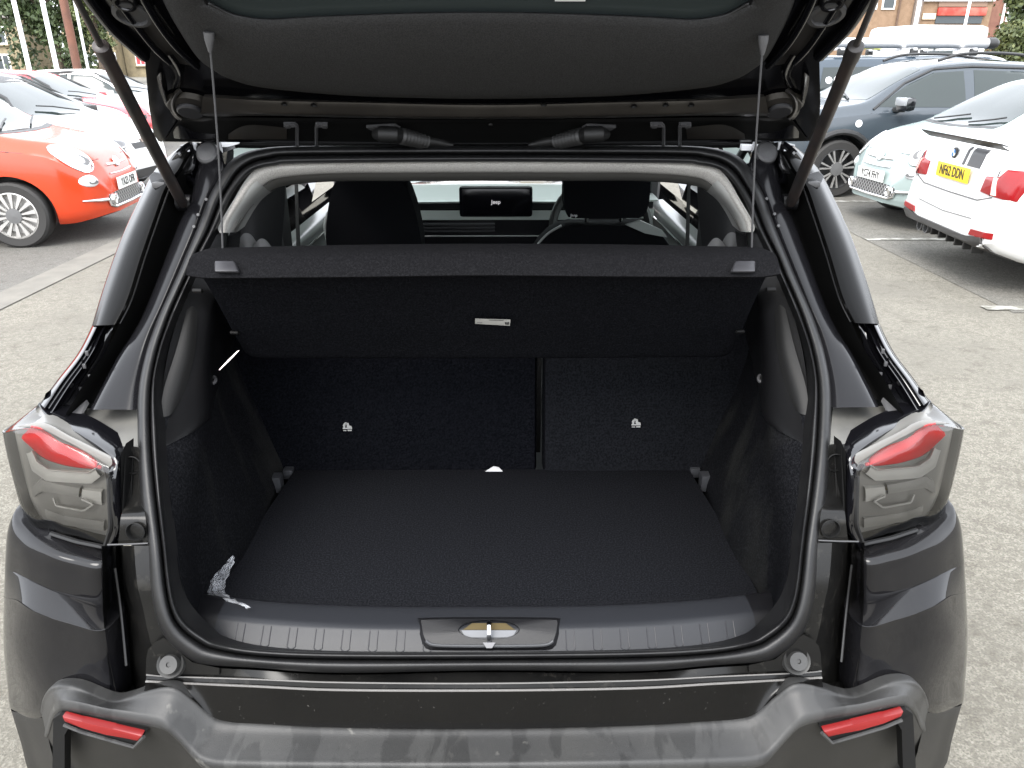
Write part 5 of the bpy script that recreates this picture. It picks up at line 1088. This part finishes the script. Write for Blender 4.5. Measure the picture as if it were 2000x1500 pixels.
# far row at the right edge
hatch('silver_hatchback', 'distant silver hatchback at the right edge beyond the motorhome', (16.6, 21.0, 0), R(185), carpaint('silver', (.45, .45, .46)), 'vehicles parked in the right row')
hatch('white_hatchback', 'white hatchback parked ahead, glimpsed through the open car windscreen', (-.6, 17.0, 0), R(-95), white_c, 'cars ahead')
hatch('red_hatchback', 'red hatchback parked ahead, glimpsed through the open car windscreen', (-2.9, 17.6, 0), R(-92), carpaint('red2', (.55, .03, .03)), 'cars ahead')
hatch('silver_hatchback', 'silver hatchback parked ahead beyond the windscreen on the right', (1.9, 17.2, 0), R(-90), carpaint('silver', (.45, .45, .46)), 'cars ahead')
# ================================================================== POLES, BUILDINGS, TREES
def pole(name, label, x, y, h, r0, r1, m, cat, head=False, grp=None):
    t = thing(name, label, cat, (x, y, 0), 0, grp)
    obj('shaft', tube([Vector((0, 0, 0)), Vector((0, 0, .5)), Vector((0, 0, .52)), Vector((0, 0, h))], [r0 * 1.4, r0 * 1.4, r0, r1], 14), m, t, smooth=50)
    obj('base_plate', box((0, 0, .02), (r0 * 5, r0 * 5, .04), bev=.006), m, t)
    if head: obj('lamp_head', box((.0, -.35, h), (.22, .7, .10), bev=.03), m, t)
    return t
wpole = mat('white_pole', (.72, .73, .74), .4)
pole('white_mast', 'white mast nearest the left edge of the picture', V(40, 60, 19.5).x, 19.5, 8, .052, .045, wpole, 'mast', True, 'white masts at the left')
pole('white_mast', 'white mast between the tree and the brown pole', V(95, 60, 19.4).x, 19.4, 8, .052, .045, wpole, 'mast', True, 'white masts at the left')
pole('brown_pole', 'thick reddish-brown post rising behind the red car', V(136, 60, 24.5).x, 24.5, 9, .12, .11, mat('rust_brown', (.16, .070, .045), .8, n_scale=3, n_col=(.10, .05, .035), n_amt=.7), 'post')
pole('thin_mast', 'thin pale mast just right of the brown post', V(157, 60, 25).x, 25.0, 8, .04, .035, wpole, 'mast', False, 'white masts at the left')
pole('thin_mast', 'left one of two pale posts before the tan brick shop', 17.7, 36, 8, .09, .08, wpole, 'mast', False, 'posts by the shop')
pole('thin_mast', 'right one of two pale posts before the tan brick shop', 20.4, 37, 8, .06, .06, wpole, 'mast', False, 'posts by the shop')
stone = mat('sandstone', (.25, .205, .125), .9, n_scale=1.6, n_col=(.165, .135, .085), n_amt=.9, n_lo=.35, n_hi=.65, stains=[(9, .5, .6, .5, (.31, .265, .175), (1, 1, 2.5))])
brick = mat('tan_brick', (.23, .15, .095), .9, n_scale=2.5, n_col=(.18, .115, .07), n_amt=.9, stains=[(12, .5, .6, .4, (.29, .21, .14), (1, 1, 3))])
brick2 = mat('red_brick', (.21, .105, .075), .9, n_scale=2.5, n_col=(.17, .08, .06), n_amt=.9)
slate = mat('slate_roof', (.13, .12, .115), .8, n_scale=4, n_col=(.2, .18, .16), n_amt=.8)
pane_m = mat('far_pane', (.04, .05, .055), .08)
def house(name, label, x0, x1, y, eave, ridge, m, wins, rz=0, door=None):
    t = thing(name, label, 'house', ((x0 + x1) / 2, y, 0)); hw = (x1 - x0) / 2
    obj('wall', box((0, 4, eave / 2), (2 * hw, 8, eave)), m, t, smooth=0)
    r = obj('roof', prism([Vector((-hw - .3, -.4, eave)), Vector((-hw - .3, 4, ridge)), Vector((-hw - .3, 8.4, eave)), Vector((-hw - .3, 8.4, eave - .12)), Vector((-hw - .3, -.4, eave - .12))], (2 * hw + .6, 0, 0)), slate, t, smooth=0)
    for cx in (-hw + .8, hw - .8): 
        c = obj('chimney', box((cx, 4, ridge + .5), (1.4, .8, 1.6), bev=.04), m, r, smooth=0)
    obj('gutter', tube([Vector((-hw - .3, -.45, eave - .05)), Vector((hw + .3, -.45, eave - .05))], .09, 8), slate, t)
    for (wx, wz, ww, wh, pm_) in wins:
        xx = wx - (x0 + x1) / 2
        f = obj('window', box((xx, -.03, wz), (ww, .10, wh)), white_p, t, smooth=0)
        for s in (-1, 1): obj('pane', box((xx + s * ww * .22, -.085, wz), (ww * .36, .02, wh * .78)), pm_, f, smooth=0)
        obj('sill', box((xx, -.12, wz - wh / 2 - .08), (ww + .3, .25, .12)), m, f, smooth=0)
        obj('lintel', box((xx, -.04, wz + wh / 2 + .14), (ww + .3, .12, .22)), stone, f, smooth=0)
    return t
redpane = mat('red_blind', (.45, .05, .06), .6)
X95 = lambda px: V(px, 100, 95).x
house('stone_house', 'sandstone terrace house with slate roof at the far left', X95(-60), X95(42), 95, 6.3, 9.2, stone, [(X95(5), 4.4, 1.6, 1.9, pane_m), (X95(-30), 4.4, 1.6, 1.9, pane_m), (X95(2), 1.6, 1.6, 1.8, pane_m)])
house('stone_house', 'sandstone terrace house with white window frames right of the brown post', X95(118), X95(215), 96, 6.4, 9.0, stone, [(X95(196), 5.0, 1.1, 1.1, pane_m), (X95(170), 1.9, 1.2, 1.3, pane_m), (X95(165), 5.0, 1.3, 2.0, pane_m), (X95(133), 1.9, 1.2, 1.3, pane_m), (X95(208), 1.9, 1.0, 1.5, pane_m)])
house('stone_house', 'sandstone house with a red blind in its lower window', X95(217), X95(420), 98, 5.9, 8.6, stone, [(X95(249), 1.9, 1.15, 1.3, redpane), (X95(243), 5.0, 1.15, 1.3, pane_m), (X95(290), 1.9, 1.15, 1.3, pane_m), (X95(290), 4.6, 1.15, 1.3, pane_m), (X95(340), 4.6, 1.15, 1.3, pane_m), (X95(340), 1.9, 1.15, 1.3, pane_m), (X95(390), 1.9, 1.15, 1.3, pane_m)])
# white van far left behind
house('stone_house', 'long sandstone terrace closing the car park straight ahead', X95(430), X95(1500), 110, 6.2, 9.0, stone, [(X95(460 + k * 90), 4.4, 1.2, 1.5, pane_m) for k in range(11)] + [(X95(460 + k * 90), 1.8, 1.2, 1.5, pane_m) for k in range(11)])
# shop block on the right
Y6 = 58; X6 = lambda px: V(px, 60, Y6).x
sh = thing('brick_shop', 'tan brick shop block with a red fascia sign over a dark window', 'shop', (0, 0, 0))
obj('wall', box(((X6(1560) + X6(1928)) / 2, Y6 + 4, 4.0), (X6(1928) - X6(1560), 8, 8)), brick, sh, smooth=0)
zz = lambda py: V(1800, py, Y6).z
obj('fascia_sign', box(((X6(1822) + X6(1916)) / 2, Y6 - .12, (zz(15) + zz(31)) / 2), (X6(1916) - X6(1822), .2, zz(15) - zz(31)), bev=.03), mat('sign_red', (.34, .035, .022), .5, n_scale=1.2, n_col=(.45, .15, .11), n_amt=.7), sh)
w = obj('shop_window', box(((X6(1822) + X6(1912)) / 2, Y6 - .05, (zz(32) + zz(46)) / 2), (X6(1912) - X6(1822), .08, zz(32) - zz(46))), pane_m, sh, smooth=0)
obj('upper_window', box(((X6(1822) + X6(1916)) / 2, Y6 - .05, zz(6)), (X6(1916) - X6(1822), .08, .45)), mat('upper_band', (.20, .13, .09), .6), sh, smooth=0)
obj('cornice', box(((X6(1780) + X6(1928)) / 2, Y6 - .1, zz(0)), (X6(1928) - X6(1780), .2, .16)), white_p, sh, smooth=0)
obj('small_sign', box((X6(1808), Y6 - .08, zz(32)), (.9, .06, .38)), mat('cream_sign', (.62, .52, .38), .6), sh, smooth=0)
obj('dark_pier', box((X6(1783), Y6 - .10, 4.0), (.55, .2, 7.9)), mat('pier_grey', (.15, .12, .10), .8), sh, smooth=0)
obj('downpipe', tube([Vector((X6(1747), Y6 - .1, 0)), Vector((X6(1747), Y6 - .1, 7.6))], .07, 8), mat('pipe_brown', (.10, .06, .04), .7), sh)
for k in range(5):
    f = obj('window', box((X6(1590 + k * 34), Y6 - .03, 5.6), (.9, .1, 1.3)), white_p, sh, smooth=0); obj('pane', box((X6(1590 + k * 34), Y6 - .09, 5.6), (.7, .02, 1.1)), pane_m, f, smooth=0)
rb = thing('brick_house', 'red brick house beside the shop at the upper right', 'house', (0, 0, 0))
obj('wall', box((X6(1928) + 6.2, Y6 + 5, 4.5), (12, 8, 9)), brick2, rb, smooth=0)
obj('roof', prism([Vector((X6(1928), Y6 + .6, 9)), Vector((X6(1928), Y6 + 5, 11.5)), Vector((X6(1928), Y6 + 9.4, 9))], (12.6, 0, 0)), slate, rb, smooth=0)
obj('downpipe', tube([Vector((X6(1968), Y6 + .9, 0)), Vector((X6(1966), Y6 + .9, 8.8))], .09, 8), wpole, rb)
f = obj('window', box((X6(1990), Y6 + .95, 5.0), (1.1, .1, 1.5)), white_p, rb, smooth=0); obj('pane', box((X6(1990), Y6 + .88, 5.0), (.9, .03, 1.3)), pane_m, f, smooth=0)
def tree(name, label, x, y, h, crown_r, cz, n, seed, col, cat='tree', trunk_r=.25, sy=1.0):
    rnd = random.Random(seed); t = thing(name, label, cat, (x, y, 0), 0, 'trees and bushes round the car park')
    bark = mat('bark', (.10, .075, .05), .9, n_scale=8, n_col=(.05, .04, .03), n_amt=.8)
    b = tube(cr([Vector((0, 0, 0)), Vector((.1, 0, h * .25)), Vector((-.1, .1, h * .55)), Vector((.05, 0, h * .85))], 12), [trunk_r * (1.15 - k / 12) for k in range(12)], 10)
    for k in range(9):
        a = rnd.uniform(0, 6.28); z0 = h * rnd.uniform(.3, .7)
        tube(cr([Vector((0, 0, z0)), Vector((math.cos(a) * crown_r * .4, math.sin(a) * crown_r * .4, z0 + h * .10)), Vector((math.cos(a) * crown_r * .8, math.sin(a) * crown_r * .8, z0 + h * .16))], 6), [trunk_r * .4 * (1 - k2 / 7) for k2 in range(6)], 6, b)
    obj('trunk', b, bark, t)
    vs, fs = [], []
    clumps = []
    for k in range(46):
        while True:
            q = Vector((rnd.uniform(-1, 1), rnd.uniform(-1, 1), rnd.uniform(-1, 1)))
            if .35 < q.length < 1: break
        clumps.append((Vector((q.x * crown_r, q.y * crown_r * sy, cz + q.z * (h - cz))), rnd.uniform(.22, .42) * crown_r))
    for k in range(n):
        c, r_ = rnd.choice(clumps); q = Vector((rnd.gauss(0, .5), rnd.gauss(0, .5), rnd.gauss(0, .45))) * r_ + c
        s = rnd.uniform(.10, .24) * (crown_r / 3) ** .5
        u = Vector((rnd.gauss(0, 1), rnd.gauss(0, 1), rnd.gauss(0, .6))).normalized(); v = u.orthogonal().normalized(); v.rotate(Matrix.Rotation(rnd.uniform(0, 6.28), 3, u))
        w_ = u.cross(v) * s * .6; i = len(vs); vs += [q - v * s, q + w_, q + v * s, q - w_]; fs.append((i, i + 1, i + 2, i + 3))
    me = bpy.data.meshes.new('crown'); me.from_pydata(vs, [], fs)
    lm = mat('leaves_' + name + str(seed), col, .6, n_scale=.5, n_col=tuple(c * .5 for c in col), n_amt=.9, n_lo=.35, n_hi=.65, stains=[(4, .5, .65, .6, (col[0] * 1.8, col[1] * 1.5, col[2] * 1.2), None)])
    obj('crown', me, lm, t, smooth=0); return t
tree('broadleaf_tree', 'large dark green tree between the two white masts', V(105, 60, 68).x, 68, 15, 3.7, 7.0, 13000, 3, (.055, .085, .030))
tree('broadleaf_tree', 'yellowish-green tree behind the thin pale mast', V(185, 60, 66).x, 66, 13, 1.8, 7.5, 8000, 4, (.085, .11, .035))
tree('broadleaf_tree', 'green tree hanging over the right edge beside the brick house', V(2015, 40, 41).x, 41, 9, 1.9, 5.5, 8000, 5, (.06, .085, .025))
tree('leafy_bush', 'rounded green bush in front of the red brick house', V(1968, 80, 40).x, 40, 3.6, 1.0, 1.9, 5000, 6, (.085, .10, .030), 'bush', .12)
tree('leafy_bush', 'low green bush at the right edge behind the silver car', V(1995, 90, 39).x, 39, 3.6, 1.1, 1.8, 6000, 8, (.07, .09, .03), 'bush', .12)
